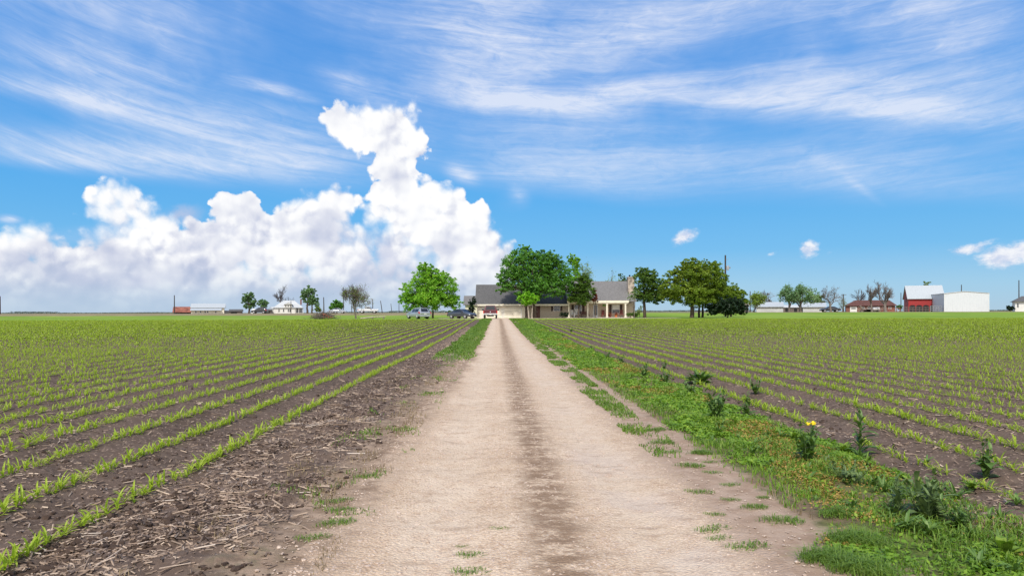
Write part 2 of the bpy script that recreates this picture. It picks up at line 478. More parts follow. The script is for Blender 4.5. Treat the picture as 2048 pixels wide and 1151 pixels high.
# ------------------------------------------------------------------ materials
def material(name):
    m = bpy.data.materials.new(name); m.use_nodes = True
    t = m.node_tree
    for n in list(t.nodes): t.nodes.remove(n)
    g = NT(t)
    out = g.node('ShaderNodeOutputMaterial'); b = g.node('ShaderNodeBsdfPrincipled')
    t.links.new(b.outputs[0], out.inputs[0])
    return m, g, b, out
def rgb(*c): return (c[0], c[1], c[2], 1.0)
def plain(name, c, rough=0.6, metal=0.0, var=0.12, scale=6.0, spec=0.4, bump=0.0, coat=0.0):
    m, g, b, out = material(name)
    tc = g.node('ShaderNodeTexCoord').outputs['Object']
    n = g.noise(tc, scale, 5.0, 0.6)
    c = rgb(*c)
    col = g.mix(g.step(n, 0.3, 0.7), tuple(q * (1 - var) for q in c[:3]) + (1,), tuple(min(1, q * (1 + var)) for q in c[:3]) + (1,))
    g.put(b.inputs['Base Color'], col)
    b.inputs['Roughness'].default_value = rough; b.inputs['Metallic'].default_value = metal
    b.inputs['Specular IOR Level'].default_value = spec
    if coat: b.inputs['Coat Weight'].default_value = coat; b.inputs['Coat Roughness'].default_value = 0.08
    if bump:
        bp = g.node('ShaderNodeBump'); bp.inputs['Strength'].default_value = bump; bp.inputs['Distance'].default_value = 0.02
        g.put(bp.inputs['Height'], n); g.t.links.new(bp.outputs[0], b.inputs['Normal'])
    return m
def leafmat(name, c1, c2, c3=None, trans=0.35, nscale=1.2):
    m, g, b, out = material(name)
    geo = g.node('ShaderNodeNewGeometry')
    tc = g.node('ShaderNodeTexCoord').outputs['Object']
    r = geo.outputs['Random Per Island']
    n = g.noise(tc, nscale, 3.0, 0.6)
    f = g.m('MULTIPLY_ADD', r, 0.6, g.mad(n, 0.9, -0.25), clamp=True)
    stops = [(0.0, rgb(*c1)), (0.6, rgb(*c2)), (1.0, rgb(*(c3 or c2)))]
    col = g.ramp(f, stops)
    g.put(b.inputs['Base Color'], col)
    b.inputs['Roughness'].default_value = 0.5; b.inputs['Specular IOR Level'].default_value = 0.35
    tr = g.node('ShaderNodeBsdfTranslucent'); g.put(tr.inputs[0], g.mix(1.0, col, (1.15, 1.2, 0.55, 1), 'MULTIPLY'))
    mx = g.node('ShaderNodeMixShader'); mx.inputs[0].default_value = trans
    g.t.links.new(b.outputs[0], mx.inputs[1]); g.t.links.new(tr.outputs[0], mx.inputs[2]); g.t.links.new(mx.outputs[0], out.inputs[0])
    return m

def soil_colour(g, P):
    n1 = g.noise(P, 1.1, 4, 0.6); n2 = g.noise(P, 9.0, 5, 0.65); n3 = g.noise(P, 60.0, 3, 0.7)
    c = g.mix(g.step(n1, 0.35, 0.65), rgb(.072, .050, .038), rgb(.120, .084, .064))
    c = g.mix(g.step(n2, 0.38, 0.68), c, rgb(.135, .098, .076))
    c = g.mix(g.mul(g.step(n3, 0.45, 0.75), 0.55), c, rgb(.155, .110, .080))
    # flecks of old chopped stalk
    pw = g.vm('ADD', g.vm('MULTIPLY', P, (1.0, 0.45, 1.0)), g.vm('SCALE', g.noise(P, 22.0, 3, .6, col=True), scale=0.05))
    fl = g.vor(pw, 34.0, feature='F1', dim='2D')
    pick = g.vor(pw, 34.0, feature='F1', out='Color', dim='2D')
    fm = g.mul(g.step(fl, 0.30, 0.12), g.step(g.sep(pick)[0], 0.60, 0.66))
    return g.mix(g.mul(fm, g.mad(g.sep(pick)[1], .6, .2)), c, rgb(.43, .31, .23)), n1, n2, n3

def ground_material():
    m, g, b, out = material('soil and grass')
    P = g.node('ShaderNodeNewGeometry').outputs['Position']
    P = g.vm('MULTIPLY', P, (1, 1, 0))
    x, y, z = g.sep(P)
    soil, n1, n2, n3 = soil_colour(g, P)
    w1 = g.noise(P, 0.9, 5, 0.65); w2 = g.noise(P, 5.0, 4, 0.6)
    xw = g.add(x, g.mad(w1, 0.9, g.mad(w2, 0.5, -0.70)))
    yw = g.add(y, g.mad(w1, 8.0, -4.0))
    # left shoulder
    tan_ = g.mix(g.step(w2, 0.35, 0.65), rgb(.22, .150, .100), rgb(.36, .260, .185))
    tan_ = g.mix(g.mul(g.step(n3, 0.4, 0.7), 0.5), tan_, rgb(.20, .15, .11))
    drygr = g.mix(g.step(n2, 0.4, 0.66), tan_, rgb(.17, .135, .085))
    tan_ = g.mix(g.mul(g.step(g.noise(g.vm('MULTIPLY', P, (.8, 2.4, 1)), 3.2, 6, .72), .48, .66), .75), tan_, rgb(.15, .105, .075))
    gL = g.step(yw, 19.5, 24.0)
    grass = g.mix(g.step(n2, 0.35, 0.65), rgb(.055, .105, .020), rgb(.105, .165, .035))
    grass = g.mix(g.step(w1, 0.5, 0.72), grass, rgb(.13, .125, .05))
    shL = g.mix(gL, g.mix(g.step(w1, 0.42, 0.6), tan_, drygr), grass)
    col = g.mix(g.step(xw, g.mad(gL, -0.4, -1.75), g.mad(gL, -0.4, -1.40)), soil, shL)
    # right shoulder: pinkish bare dirt
    pink = g.mix(g.step(w2, 0.3, 0.7), rgb(.29, .200, .140), rgb(.41, .305, .23))
    pink = g.mix(g.mul(g.step(n3, 0.42, 0.7), 0.5), pink, rgb(.25, .175, .125))
    col = g.mix(g.step(x, 0.0, 0.4), col, pink)
    verge = g.mix(g.step(n2, 0.35, 0.65), rgb(.060, .075, .025), rgb(.12, .155, .035))
    verge = g.mix(g.step(w1, 0.44, 0.58), verge, rgb(.16, .115, .075))
    col = g.mix(g.step(xw, 2.15, 2.40), col, verge)
    col = g.mix(g.step(xw, 3.35, 3.75), col, soil)
    # lawn and meadow past the end of the rows
    lawn = g.mix(g.step(n2, 0.3, 0.7), rgb(.125, .215, .020), rgb(.175, .28, .030))
    big = g.noise(P, 0.06, 4, 0.6)
    lawn = g.mix(g.step(big, 0.40, 0.62), lawn, rgb(.21, .30, .040))
    lawn = g.mix(g.mul(g.step(g.noise(g.vm('MULTIPLY', P, (0.12, 1.0, 1)), 0.5, 4, 0.6), 0.5, 0.7), 0.35), lawn, rgb(.16, .17, .05))
    col = g.mix(g.step(yw, FIELD_END - 3, FIELD_END + 2), col, lawn)
    # rough tan verge by the road, pasture beyond
    rough = g.mix(g.step(g.noise(g.vm('MULTIPLY', P, (0.3, 1, 1)), 0.6, 5, 0.65), 0.35, 0.65), rgb(.17, .155, .075), rgb(.30, .235, .135))
    far = g.add(y, g.mad(g.step(x, -10.0, 14.0), 12.0, g.mad(big, 14.0, -7.0)))
    col = g.mix(g.step(far, 163, 168), col, rough)
    past = g.mix(g.step(g.noise(g.vm('MULTIPLY', P, (0.2, 1, 1)), 0.02, 4, 0.6), 0.4, 0.6), rgb(.10, .115, .05), rgb(.25, .19, .10))
    col = g.mix(g.step(y, 230, 300), col, past)
    g.put(b.inputs['Base Color'], col)
    b.inputs['Roughness'].default_value = 0.95; b.inputs['Specular IOR Level'].default_value = 0.1
    bp = g.node('ShaderNodeBump'); bp.inputs['Strength'].default_value = 0.7; bp.inputs['Distance'].default_value = 0.03
    g.put(bp.inputs['Height'], g.mad(n2, 0.6, g.mul(n3, 0.4))); g.t.links.new(bp.outputs[0], b.inputs['Normal'])
    return m

def track_material():
    m, g, b, out = material('caliche gravel')
    P = g.node('ShaderNodeNewGeometry').outputs['Position']
    P = g.vm('MULTIPLY', P, (1, 1, 0))
    x, y, z = g.sep(P)
    w1 = g.noise(P, 0.8, 5, 0.6); w2 = g.noise(P, 6.0, 5, 0.65); n3 = g.noise(P, 55.0, 3, 0.7)
    st = g.vor(P, 45.0, feature='F1', dim='2D'); sc = g.sep(g.vor(P, 45.0, feature='F1', out='Color', dim='2D'))
    base = g.mix(g.step(w1, 0.35, 0.65), rgb(.47, .345, .235), rgb(.585, .455, .33))
    base = g.mix(g.mul(g.step(w2, 0.42, 0.7), 0.65), base, rgb(.38, .25, .16))
    base = g.mix(g.mul(g.step(n3, 0.42, 0.72), 0.6), base, rgb(.76, .60, .45))
    base = g.mix(g.mul(g.step(g.noise(P, 24.0, 4, .75), .50, .62), .65), base, rgb(.33, .22, .145))
    peb = g.mul(g.step(st, 0.35, 0.15), g.step(sc[0], 0.55, 0.6))
    base = g.mix(g.mul(peb, 0.6), base, g.mix(sc[1], rgb(.40, .27, .18), rgb(.80, .70, .62)))
    # smoother, greyer wheel lane on the right
    lane = g.mul(g.step(g.m('ABSOLUTE', g.sub(g.add(x, g.mad(w1, 0.4, -0.2)), 1.10)), 0.45, 0.1), g.step(w1, 0.42, 0.6))
    lane = g.mul(lane, g.step(y, 9.0, 6.0, 0.35, 1.0))
    base = g.mix(g.mul(lane, 0.75), base, rgb(.42, .335, .285))
    # two wheel lanes packed smoother and paler than the rest
    l1 = g.step(g.m('ABSOLUTE', g.add(x, g.mad(w1, .3, .27))), 0.40, 0.08); l2 = g.step(g.m('ABSOLUTE', g.sub(x, g.mad(w1, .3, .90))), 0.40, 0.08)
    base = g.mix(g.mul(g.mx(l1, l2), g.step(w2, .3, .65, .55, .25)), base, rgb(.62, .505, .385))
    base = g.mix(g.mul(g.step(g.m('ABSOLUTE', g.add(x, g.mad(w2, .2, .86))), .22, .04), g.step(w1, .40, .62, .15, .6)), base, rgb(.36, .255, .175))
    # brown strip of old dirt and dead grass between the lanes, broken up
    ps = g.vm('MULTIPLY', P, (1.0, 1.7, 1))
    s1 = g.noise(ps, 2.4, 6, 0.7); s2 = g.noise(P, 16.0, 4, 0.7)
    cx = g.m('ABSOLUTE', g.sub(g.add(x, g.mad(w2, 0.20, -0.10)), 0.40))
    strip = g.mul(g.step(cx, 0.34, 0.05), g.step(g.mad(s1, 0.65, g.mul(s2, 0.35)), 0.39, 0.55))
    base = g.mix(g.m('MULTIPLY', strip, 1.0, clamp=True), base, g.mix(s2, rgb(.165, .105, .065), rgb(.30, .205, .135)))
    # scattered smears of dirt everywhere
    sm = g.noise(g.vm('MULTIPLY', P, (0.8, 2.2, 1)), 3.0, 6, 0.72)
    base = g.mix(g.mul(g.step(sm, 0.52, 0.68), 0.6), base, rgb(.29, .20, .14))
    # edges run out into the shoulder
    xw = g.add(x, g.mad(w1, 0.8, g.mad(w2, 0.5, -0.65)))
    tan_ = g.mix(g.step(w2, 0.35, 0.65), rgb(.22, .150, .100), rgb(.36, .260, .185))
    pink = g.mix(g.step(w2, 0.3, 0.7), rgb(.29, .200, .140), rgb(.41, .305, .23))
    xl = g.sub(xw, g.step(y, 7.0, 20.0, 0.0, 0.26))
    base = g.mix(g.step(xl, -0.90, -1.25), base, tan_)
    base = g.mix(g.step(xw, 1.35, 1.75), base, pink)
    g.put(b.inputs['Base Color'], base)
    b.inputs['Roughness'].default_value = 0.95; b.inputs['Specular IOR Level'].default_value = 0.1
    bp = g.node('ShaderNodeBump'); bp.inputs['Strength'].default_value = 0.9; bp.inputs['Distance'].default_value = 0.02
    g.put(bp.inputs['Height'], g.mad(n3, 0.5, g.mad(st, -0.4, g.mul(w2, 0.5)))); g.t.links.new(bp.outputs[0], b.inputs['Normal'])
    return m

M = {}
M['ground'] = ground_material()
M['track'] = track_material()
M['yard'] = plain('pale gravel', (.50, .40, .31), 0.95, var=0.25, scale=1.2, spec=0.1)
M['asphalt'] = plain('worn asphalt', (.46, .43, .38), 0.9, var=0.1, scale=0.6, spec=0.2)
M['corn'] = leafmat('corn leaf', (.28, .36, .036), (.44, .56, .062), (.56, .66, .13), 0.56, 3.0)
M['straw'] = leafmat('corn stalk residue', (.085, .056, .038), (.25, .175, .122), (.58, .46, .35), 0.0, 4.0)
def stalkmat():
    m, g, b, out = material('dry corn stalk')
    r = g.node('ShaderNodeObjectInfo').outputs['Random']
    n = g.noise(g.node('ShaderNodeTexCoord').outputs['Object'], 3.0, 4, .6)
    col = g.ramp(g.m('MULTIPLY_ADD', r, .8, g.mad(n, .5, -.15), clamp=True), [(0, rgb(.15, .10, .07)), (.35, rgb(.33, .24, .17)), (.7, rgb(.54, .42, .32)), (1, rgb(.54, .49, .44))])
    g.put(b.inputs['Base Color'], col); b.inputs['Roughness'].default_value = .8; b.inputs['Specular IOR Level'].default_value = .2
    return m
M['stalk'] = stalkmat()
M['clod'] = plain('dark soil clod', (.066, .045, .034), 0.95, var=0.3, scale=20, spec=0.1, bump=0.6)
M['pebble'] = leafmat('pebbles', (.26, .18, .12), (.46, .35, .27), (.64, .54, .45), 0.0, 4.0)
M['cover'] = leafmat('ground cover', (.085, .19, .015), (.19, .33, .028), (.34, .43, .055), 0.35, 1.6)
M['drycover'] = leafmat('drying ground cover', (.22, .16, .035), (.42, .26, .065), (.46, .36, .11), 0.3, 2.5)
M['grass'] = leafmat('grass blades', (.085, .165, .022), (.16, .27, .036), (.27, .33, .07), 0.35, 2.0)
M['drygrass'] = leafmat('dead grass', (.17, .12, .065), (.28, .21, .12), (.36, .28, .18), 0.2, 2.0)
M['weed'] = leafmat('weed leaf', (.055, .115, .025), (.115, .205, .042), (.19, .29, .065), 0.25, 6.0)
M['weedgrey'] = leafmat('grey green leaf', (.075, .125, .045), (.135, .20, .065), (.20, .27, .09), 0.25, 6.0)
M['weedlight'] = leafmat('light leaf', (.12, .22, .02), (.20, .31, .035), (.28, .36, .06), 0.35, 6.0)
M['stem'] = plain('weed stem', (.075, .12, .035), 0.7)
M['yellow'] = plain('yellow flower', (.80, .58, .02), 0.6, var=0.15, scale=40)

# ------------------------------------------------------------------ the ground, the track, the road
def steps(a, b, st):
    return list(np.arange(a, b, st))
xs = steps(-30, -14, 0.125) + steps(-14, -6, 0.085) + steps(-6, 6.5, 0.055) + steps(6.5, 14, 0.085) + steps(14, 30, 0.125)
g_ = 0.15; o_ = []; v = 30.0
while v < 7000: o_.append(v); v += g_; g_ *= 1.13
xs = [-q - 0.01 for q in reversed(o_)] + xs + o_
ys = [-60, -40, -25, -15, -8, -4, -1.5, 0, 1]; v = 1.6
while v < 112: ys.append(v); v = v * 1.0105 + 0.004
while v < 9000: ys.append(v); v += max(1.5, (v - 100) * 0.06)
GX, GY = np.meshgrid(np.array(xs), np.array(ys))
tag(grid_mesh('ground', GX, GY, height(GX, GY), M['ground']), kind='structure')

tx = np.arange(-1.55, 2.06, 0.05); ty = [-3.0, -1, 0, 1]; v = 1.6
while v < 98: ty.append(v); v = v * 1.010 + 0.004
TX, TY = np.meshgrid(tx, np.array(ty))
lip = 0.016 * np.minimum(ss(-1.55, -0.95, TX), 1 - ss(1.45, 2.0, TX)) - 0.006
TZ = height(TX, TY) + lip + 0.012 * (fbm(TX * 3, TY * 3, 4, 51) - 0.5) * (1 - ss(10, 30, TY))
tag(grid_mesh('gravel_track', TX, TY, TZ, M['track']), kind='structure')

yx = np.linspace(-9.0, 27.5, 80); yy = np.linspace(96.0, 107.2, 26)
YX, YY = np.meshgrid(yx, yy)
front = 97.0 + 4.5 * ss(3.5, 9, YX) + 3.2 * (1 - ss(-8.5, -4.5, YX)) + 0.8 * (fbm(YX * .5, YX * 0, 3, 8) - .5)
YY = front + (YY - 96.0) / 11.2 * (107.2 - front)
tag(grid_mesh('gravel_yard', YX, YY, terrain(YX, YY) + 0.012, M['yard']), kind='structure')

rp = [(-900, 198), (-300, 198), (-40, 199), (0, 206), (30, 240), (60, 330), (120, 700)]
RX = []; RY = []
for i in range(len(rp) - 1):
    for k in range(12):
        t = k / 12.0
        RX.append(rp[i][0] * (1 - t) + rp[i + 1][0] * t); RY.append(rp[i][1] * (1 - t) + rp[i + 1][1] * t)
RX = np.array(RX); RY = np.array(RY)
nx_ = np.gradient(RY); ny_ = -np.gradient(RX); L_ = np.hypot(nx_, ny_); nx_ /= L_; ny_ /= L_
offs = np.linspace(-3.6, 3.6, 5)[:, None]
QX = RX[None] + nx_[None] * offs; QY = RY[None] + ny_[None] * offs
tag(grid_mesh('country_road', QX, QY, terrain(QX, QY) + 0.05, M['asphalt']), kind='structure')

# ------------------------------------------------------------------ small plants and litter (arrays of quads)
def rotz(Q, a):
    c, s = np.cos(a), np.sin(a)
    out = Q.copy()
    out[..., 0] = Q[..., 0] * c - Q[..., 1] * s; out[..., 1] = Q[..., 0] * s + Q[..., 1] * c
    return out
def arc_leaf(rng, length, width, az, lean, droop, nseg=4, fold=0.35, base=(0, 0, 0)):
    """an arching strap leaf as nseg*2 quads folded along its midrib"""
    t = np.linspace(0, 1, nseg + 1)
    ang = np.radians(90 - lean) - np.radians(droop) * t ** 1.3
    dl = length / nseg
    r = np.concatenate([[0], np.cumsum(np.cos(ang[:-1]) * dl)]); z = np.concatenate([[0], np.cumsum(np.sin(ang[:-1]) * dl)])
    w = width * np.array([0.55 + 1.2 * q for q in t]) * np.clip((1.02 - t) ** 0.7, 0.02, 1)
    ca, sa = math.cos(az), math.sin(az)
    mid = np.stack([base[0] + r * ca, base[1] + r * sa, base[2] + z], -1)
    side = np.array([-sa, ca, 0.0])
    up = np.stack([-np.sin(ang) * ca, -np.sin(ang) * sa, np.cos(ang)], -1)
    Lp = mid + side * w[:, None] + up * (w * fold)[:, None]; Rp = mid - side * w[:, None] + up * (w * fold)[:, None]
    q = [np.stack([mid[:-1], Lp[:-1], Lp[1:], mid[1:]], 1), np.stack([Rp[:-1], mid[:-1], mid[1:], Rp[1:]], 1)]
    return np.concatenate(q)
def corn_quads(rng, h, nleaf, nseg):
    out = []
    az = rng.uniform(0, 6.28)
    for k in range(nleaf):
        a = az + k * math.pi + rng.normal(0, 0.45)
        top = k / max(1, nleaf - 1)
        out.append(arc_leaf(rng, h * rng.uniform(0.75, 1.1) * (0.75 + 0.35 * top), h * 0.088, a, rng.uniform(22, 60) * (1.2 - 0.65 * top), rng.uniform(45, 120) * (1 - 0.4 * top), nseg, 0.4, (0, 0, h * 0.22 * top)))
    return np.concatenate(out)
def flat_quads(Q2):
    return Q2

rng = np.random.default_rng(5)
CORN_HI = [corn_quads(rng, 0.185, n, 4) for n in (5, 6, 6, 7, 5, 6, 7, 6)]
CORN_MID = [corn_quads(rng, 0.18, n, 2) for n in (5, 5, 6, 4, 5)]
def corn_low(rng):
    out = []
    for k in range(4):
        a = rng.uniform(0, 6.28); l = 0.15
        d = np.array([math.cos(a), math.sin(a), 0]); s = np.array([-d[1], d[0], 0]) * 0.040
        p0 = np.array([0, 0, 0.01]); p1 = d * 0.05 + np.array([0, 0, .10]); p2 = d * 0.13 + np.array([0, 0, 0.125 - 0.022 * k])
        out.append(np.stack([p0 - s * .6, p0 + s * .6, p1 + s, p1 - s])); out.append(np.stack([p1 - s, p1 + s, p2 + s * .3, p2 - s * .3]))
    return np.stack(out)
CORN_LOW = [corn_low(rng) for _ in range(5)]

plants = []        # x, y, scale, row index (negative left)
def in_frame(x, y, m=0.06):
    return (-0.729 - m) * y - 0.6 < x < (0.772 + m) * y + 0.6
rows = [(-k - 1, ROW_L - ROW * k) for k in range(95)] + [(k + 1, ROW_R + ROW * k) for k in range(100)]
for idx, rx in rows:
    y0 = max(2.2, (abs(rx) - 5.5) / 0.83)
    if y0 > FIELD_END: continue
    y = y0 + rng.uniform(0, .2)
    gapy = rng.uniform(3, 18); yend = FIELD_END + rng.uniform(-1.2, 1.2)
    while y < yend:
        y += rng.uniform(0.032, 0.074) * (1.0 if y < 28 else 1.75)
        if y > gapy:
            y += rng.uniform(0.10, 0.30); gapy = y + rng.uniform(2.5, 22)
        if idx == 1 and (y < 6.6 and rng.random() < 0.35 or 7.6 < y < 8.7): continue
        if rng.random() < 0.04: continue
        x = rx + rng.normal(0, 0.018) + 0.03 * math.sin(y * 0.35 + idx)
        sc = rng.uniform(0.46, 0.74) * (0.85 + 0.35 * float(vnoise(np.array([y * .4]), np.array([rx * 3.0]), 5)[0]))
        if idx > 0: sc *= 0.95
        if idx == 1 and y < 9: sc *= 0.85
        plants.append((x, y, sc, idx))
plants = np.array(plants)
PX, PY = plants[:, 0], plants[:, 1]
PZ = height(PX, PY)
dist = np.hypot(PX, PY)
vis = (PX > -0.735 * PY) & (PX < 0.778 * PY) & (PY > 3.75)
order = np.argsort(np.where(vis, dist, 1e9))
NEAR = order[:300]
near_mask = np.zeros(len(plants), bool); near_mask[NEAR] = True
words = {1: 'nearest', 2: 'second', 3: 'third', 4: 'fourth', 5: 'fifth', 6: 'sixth', 7: 'seventh', 8: 'eighth', 9: 'ninth', 10: 'tenth'}
ORDW = words
corn_src = []
for q in CORN_HI:
    o = quads_mesh('corn_seedling', q, M['corn'], smooth=True)
    corn_src.append(o.data); bpy.data.objects.remove(o)
for n_, i in enumerate(NEAR):
    o = bpy.data.objects.new('corn_seedling', corn_src[n_ % 8]); COL.objects.link(o)
    o.location = (PX[i], PY[i], PZ[i] - 0.004); s = plants[i, 2]
    o.scale = (s, s, s * rng.uniform(.9, 1.15)); o.rotation_euler = (rng.normal(0, .08), rng.normal(0, .08), rng.uniform(0, 6.28))
    k = int(plants[i, 3])
    tag(o, 'young green corn seedling in the %s planted row on the %s side of the track' % (ORDW[abs(k)], 'left' if k < 0 else 'right'), 'corn seedling', 'corn seedlings in the planted rows')
def scatter(templates, x, y, z, sc, rng):
    out = []
    pick = rng.integers(0, len(templates), len(x)); a = rng.uniform(0, 6.28, len(x))
    for k, t in enumerate(templates):
        ii = np.where(pick == k)[0]
        if not len(ii): continue
        c, s = np.cos(a[ii])[:, None, None], np.sin(a[ii])[:, None, None]
        tx_, ty_, tz_ = t[None, ..., 0], t[None, ..., 1], t[None, ..., 2]
        S = sc[ii][:, None, None]
        Q = np.stack([(tx_ * c - ty_ * s) * S + x[ii][:, None, None], (tx_ * s + ty_ * c) * S + y[ii][:, None, None], tz_ * S + z[ii][:, None, None]], -1)
        out.append(Q.reshape(-1, 4, 3))
    return np.concatenate(out)
rest = ~near_mask
hi = rest & (dist < 12); lod = dist + rng.uniform(-9, 9, len(dist)); mid = rest & (dist >= 12) & (lod < 42); lo = rest & (dist >= 12) & (lod >= 42)
Q = np.concatenate([scatter(CORN_HI, PX[hi], PY[hi], PZ[hi], plants[hi, 2], rng),
                    scatter(CORN_MID, PX[mid], PY[mid], PZ[mid], plants[mid, 2], rng),
                    scatter(CORN_LOW, PX[lo], PY[lo], PZ[lo], plants[lo, 2] * 1.12, rng)])
tag(quads_mesh('corn_rows', Q, M['corn']), 'long rows of young green corn running back to the farmyard', 'corn crop', kind='stuff')

# corn stalk residue: bits as little three-sided sticks and curled flakes
def stick_quads(P, L, W, yaw, pitch, flat):
    d = np.stack([np.cos(yaw) * np.cos(pitch), np.sin(yaw) * np.cos(pitch), np.sin(pitch)], -1)
    s = np.stack([-np.sin(yaw), np.cos(yaw), np.zeros_like(yaw)], -1)
    u = np.cross(d, s)
    a = P - d * (L / 2)[:, None]; b = P + d * (L / 2)[:, None]
    def ring(c):
        return [c + s * W[:, None] , c - s * W[:, None], c + u * (W * flat * 1.7)[:, None]]
    A, B = ring(a), ring(b)
    qs = [np.stack([A[i], A[(i + 1) % 3], B[(i + 1) % 3], B[i]], 1) for i in range(3)]
    qs.append(np.stack([A[0], A[1], A[2], A[2]], 1)); 
    qs.append(np.stack([B[0], B[2], B[1], B[1]], 1))
    return np.concatenate([q[:, None] for q in qs[:3]], 1)
def pts_field(n, rng, dmin, dmax, xl, xr):
    d = dmin * (dmax / dmin) ** rng.random(n)
    x = rng.uniform(xl, xr, n)
    return x, d
NB = 72000
d_ = 3.6 * (34.0 / 3.6) ** rng.random(NB)
x_ = rng.uniform(-0.76, 0.80, NB) * d_; x_ = x_ + np.sign(x_) * rng.uniform(0, 4.0, NB) * (rng.random(NB) < .4)
# more of it in the trashy strip left of the track
NS = 15000
d2 = 3.6 * (60.0 / 3.6) ** (rng.random(NS) ** 1.0); x2 = rng.normal(-2.15, 0.42, NS)
x_ = np.concatenate([x_, x2]); d_ = np.concatenate([d_, d2])
strip = (x_ > -2.85) & (x_ < -1.2)
keep = ((x_ < -1.2) & (x_ > -60)) | (x_ > 3.45)
clump = fbm(x_ * 2.2, d_ * 2.2, 3, 77)
keep &= np.where(strip, rng.random(len(x_)) < ss(-1.5, -2.05, x_) * 0.0 + (1 - ss(-1.75, -1.2, x_)) * np.clip(clump * 2.2 - 0.35, 0.1, 1), rng.random(len(x_)) < np.clip(clump * 2.4 - 0.65, 0.06, 1.0) * 0.75)
x_, d_ = x_[keep], d_[keep]
n = len(x_)
L = np.clip(rng.lognormal(math.log(0.028), 0.60, n), 0.010, 0.16) * (1 + d_ / 45)
W = np.clip(L * rng.uniform(0.05, 0.20, n), 0.0015, 0.0055) * (1 + d_ / 30)
z_ = height(x_, d_) + 0.004
Q = stick_quads(np.stack([x_, d_, z_], -1), L, W, rng.uniform(0, 6.28, n), rng.normal(0, 0.22, n), rng.uniform(0.15, 0.8, n))
tag(quads_mesh('crop_residue', Q.reshape(-1, 4, 3), M['straw']), 'chopped dry corn stalk litter strewn over the dark soil', 'crop residue', kind='stuff')

# the larger stalk lengths lie there one by one
def stalk_mesh(seed):
    r = random.Random(seed); b = MB()
    L = 1.0; w = r.uniform(0.040, 0.062)
    path = [(-.5, 0, 0), (-.2, r.uniform(-.02, .02), r.uniform(0, .03)), (.15, r.uniform(-.03, .03), r.uniform(0, .03)), (.5, r.uniform(-.03, .03), 0)]
    b.tube(path, [w, w * .92, w * .95, w * .85], 7)
    if r.random() < .6: b.lathe([(w * .9, -.02), (w * 1.25, 0), (w * .9, .02)], (r.uniform(-.2, .2), 0, .012), 'x', 7)
    o = b.build('corn_stalk', M['stalk'], smooth=True); me = o.data; bpy.data.objects.remove(o); return me
SM = [stalk_mesh(i) for i in range(6)]
cnt = 0
while cnt < 180:
    d = 3.9 * (13.0 / 3.9) ** rng.random()
    x = rng.normal(-2.2, 0.45) if rng.random() < 0.72 else rng.uniform(-0.7, 0.75) * d
    if -1.5 < x < 3.7 or not (-0.72 * d < x < 0.765 * d): continue
    o = bpy.data.objects.new('corn_stalk', SM[cnt % 6]); COL.objects.link(o)
    L = rng.uniform(0.09, 0.20) * (1.7 if rng.random() < .22 else 1); o.scale = (L, .055 + L * .22, .05 + L * .2)
    o.location = (x, d, Hh(x, d) + 0.008); o.rotation_euler = (0, rng.normal(0, 0.08), rng.normal(0.5, 0.9))
    side = 'lying on the littered strip left of the track' if -3.0 < x < 0 else ('lying between the corn rows left of the track' if x < 0 else 'lying between the corn rows right of the track')
    tag(o, 'piece of dry tan corn stalk ' + side, 'corn stalk', 'broken corn stalks on the soil'); cnt += 1

# clods and pebbles
def lump_quads(P, S, rng):
    """small rounded lumps: two rings of six and a top"""
    a = np.arange(6) * math.pi / 3
    base = np.concatenate([np.stack([np.cos(a), np.sin(a), 0 * a - .15], -1), np.stack([.86 * np.cos(a + .5), .86 * np.sin(a + .5), 0 * a + .42], -1), [[0, 0, .72]]])
    V = base[None] * rng.uniform(0.72, 1.22, (len(P), 13, 1)) * np.stack([rng.uniform(.7, 1.3, len(P)), rng.uniform(.7, 1.2, len(P)), rng.uniform(.6, 1.1, len(P))], -1)[:, None, :]
    t = rng.uniform(0, 6.28, len(P)); c, s = np.cos(t)[:, None], np.sin(t)[:, None]
    V = np.stack([V[..., 0] * c - V[..., 1] * s, V[..., 0] * s + V[..., 1] * c, V[..., 2]], -1) * S[:, None, None] + P[:, None, :]
    f = []
    for k in range(6):
        n_ = (k + 1) % 6
        f += [(k, n_, 6 + k), (n_, 6 + n_, 6 + k), (6 + k, 6 + n_, 12)]
    return np.stack([np.stack([V[:, i], V[:, j], V[:, k], V[:, k]], 1) for i, j, k in f], 1).reshape(-1, 4, 3)
def tri_mesh(name, Q, mat):
    T3 = np.ascontiguousarray(Q[:, :3], dtype=np.float32); n = len(T3)
    me = bpy.data.meshes.new(name)
    me.vertices.add(3 * n); me.vertices.foreach_set('co', T3.ravel())
    me.loops.add(3 * n); me.loops.foreach_set('vertex_index', np.arange(3 * n, dtype=np.int32))
    me.polygons.add(n); me.polygons.foreach_set('loop_start', np.arange(0, 3 * n, 3, dtype=np.int32))
    me.update(calc_edges=True); me.materials.append(mat)
    o = bpy.data.objects.new(name, me); COL.objects.link(o); return o
n = 16000
d_ = 3.6 * (22 / 3.6) ** rng.random(n); x_ = np.where(rng.random(n) < .5, rng.normal(-2.25, .36, n), rng.uniform(-.75, .78, n) * d_)
k_ = ((x_ < -1.25) | (x_ > 3.5)) & (fbm(x_ * 1.5, d_ * 1.5, 3, 99) > .45); x_, d_ = x_[k_], d_[k_]
S = np.clip(rng.lognormal(math.log(.0115), .55, len(x_)), .005, .036)
tag(tri_mesh('soil_clods', lump_quads(np.stack([x_, d_, height(x_, d_)], -1), S, rng), M['clod']), 'dark crumbly clods of tilled soil', 'soil clods', kind='stuff')
n = 34000
d_ = 3.6 * (26 / 3.6) ** rng.random(n); x_ = np.where(rng.random(n) < .8, rng.uniform(-1.2, 1.6, n), rng.uniform(-1.45, 2.2, n))
